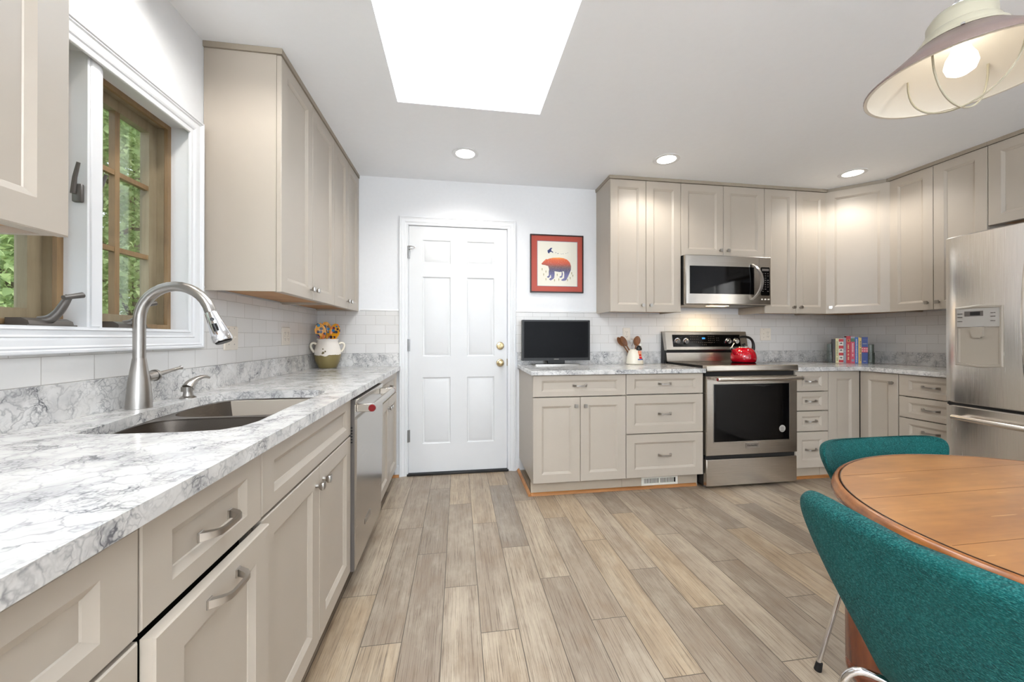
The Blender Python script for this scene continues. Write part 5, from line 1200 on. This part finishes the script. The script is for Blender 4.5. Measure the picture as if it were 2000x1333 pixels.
# ------------------------------------------------------------------ outside: lawn and trees
struct(G().box(-40, -0.8, -10, 40, -1.3, -1.2).obj('ground', GRASS, smooth=0), 'lawn outside the window')
def tree(label, x, y, h_, r_, n_, leaf, seed, low=0.2, size=0.14):
    rnd = random.Random(seed); t = thing('tree', label, 'tree', (x, y, -1.2), 0, 'leafy trees outside the window')
    g = G().tube([(0, 0, 0.001), (0.06, 0.03, h_*0.3), (-0.05, 0.05, h_*0.62), (0.05, 0, h_*0.9)], [0.16, 0.13, 0.08, 0.02], 10)
    clusters = []
    for k in range(26):
        a = rnd.random()*2*PI; zc = h_*(low+(0.98-low)*rnd.random()); rr = r_*math.sqrt(rnd.random())*math.sin(PI*min(0.95, max(0.12, (zc/h_-low*0.6)/(1.05-low*0.6))))
        c = Vector((rr*math.cos(a), rr*math.sin(a), zc)); clusters.append(c)
        g.tube([(0, 0, max(0.3, zc-rr*0.7)), tuple(c*0.6+Vector((0, 0, zc*0.4-0.12))), tuple(c)], [0.045, 0.03, 0.012], 6)
    g.obj('trunk', BARK, t, smooth=60)
    vs, fs = [], []
    for i in range(n_):
        c = clusters[rnd.randrange(len(clusters))]; p_ = c+Vector((rnd.gauss(0, 0.42), rnd.gauss(0, 0.42), rnd.gauss(0, 0.30)))
        d_ = Vector((rnd.gauss(0, 1), rnd.gauss(0, 1), rnd.gauss(-0.3, 0.5))).normalized(); n2 = Vector((rnd.gauss(0, 0.5), rnd.gauss(0, 0.5), 1)).normalized(); s_ = d_.cross(n2).normalized(); n2 = s_.cross(d_)
        L_ = size*(0.6+0.8*rnd.random()); W2 = L_*0.34; b0 = len(vs)
        for q in (p_, p_+d_*L_*0.35+s_*W2+n2*0.01, p_+d_*L_*0.75+s_*W2*0.7, p_+d_*L_-n2*0.02, p_+d_*L_*0.75-s_*W2*0.7, p_+d_*L_*0.35-s_*W2+n2*0.01): vs.append(tuple(q))
        fs.append((b0, b0+1, b0+2, b0+3, b0+4, b0+5))
    me = bpy.data.meshes.new('foliage'); me.from_pydata(vs, [], fs); me.materials.append(leaf); o = link('foliage', me, t)
tree('bright green leafy tree nearest the window, seen through the left sash', -4.5, 3.0, 6.0, 1.6, 21000, LEAF1, 3, 0.2, 0.085)
tree('bushy mid green tree filling the right sash', -6.5, 7.2, 8.6, 1.9, 24000, LEAF2, 5, 0.08, 0.105)
tree('tall pale green tree far behind the bushy mid green one', -10.0, 14.0, 11.5, 2.4, 18000, LEAF1, 8, 0.1, 0.15)
tree('far green tree behind the nearest bright one', -11.5, 9.2, 9.5, 2.1, 18000, LEAF2, 11, 0.08, 0.15)

# the woods beyond, far behind the trees
rnd = random.Random(21); vs, fs = [], []
for i in range(26000):
    y = rnd.uniform(-16, 30); top = 7.5+1.8*math.sin(y*0.9)+1.2*math.sin(y*2.3+1)
    p_ = Vector((-17+rnd.gauss(0, 0.8), y, -1.1+(top+1.1)*rnd.random()**0.85)); d_ = Vector((rnd.gauss(0, 1), rnd.gauss(0, 1), rnd.gauss(-0.3, 0.6))).normalized(); s_ = d_.cross(Vector((rnd.gauss(0, 0.5), rnd.gauss(0, 0.5), 1))).normalized()
    L_ = 0.42*(0.6+0.8*rnd.random()); b0 = len(vs)
    for qv in (p_, p_+d_*L_*0.4+s_*L_*0.32, p_+d_*L_, p_+d_*L_*0.4-s_*L_*0.32): vs.append(tuple(qv))
    fs.append((b0, b0+1, b0+2, b0+3))
me = bpy.data.meshes.new('distant_foliage'); me.from_pydata(vs, [], fs); me.materials.append(LEAF1); o = link('distant_foliage', me)
o['kind'] = 'stuff'; tag(o, 'hazy green woods far beyond the trees outside the window', 'foliage')
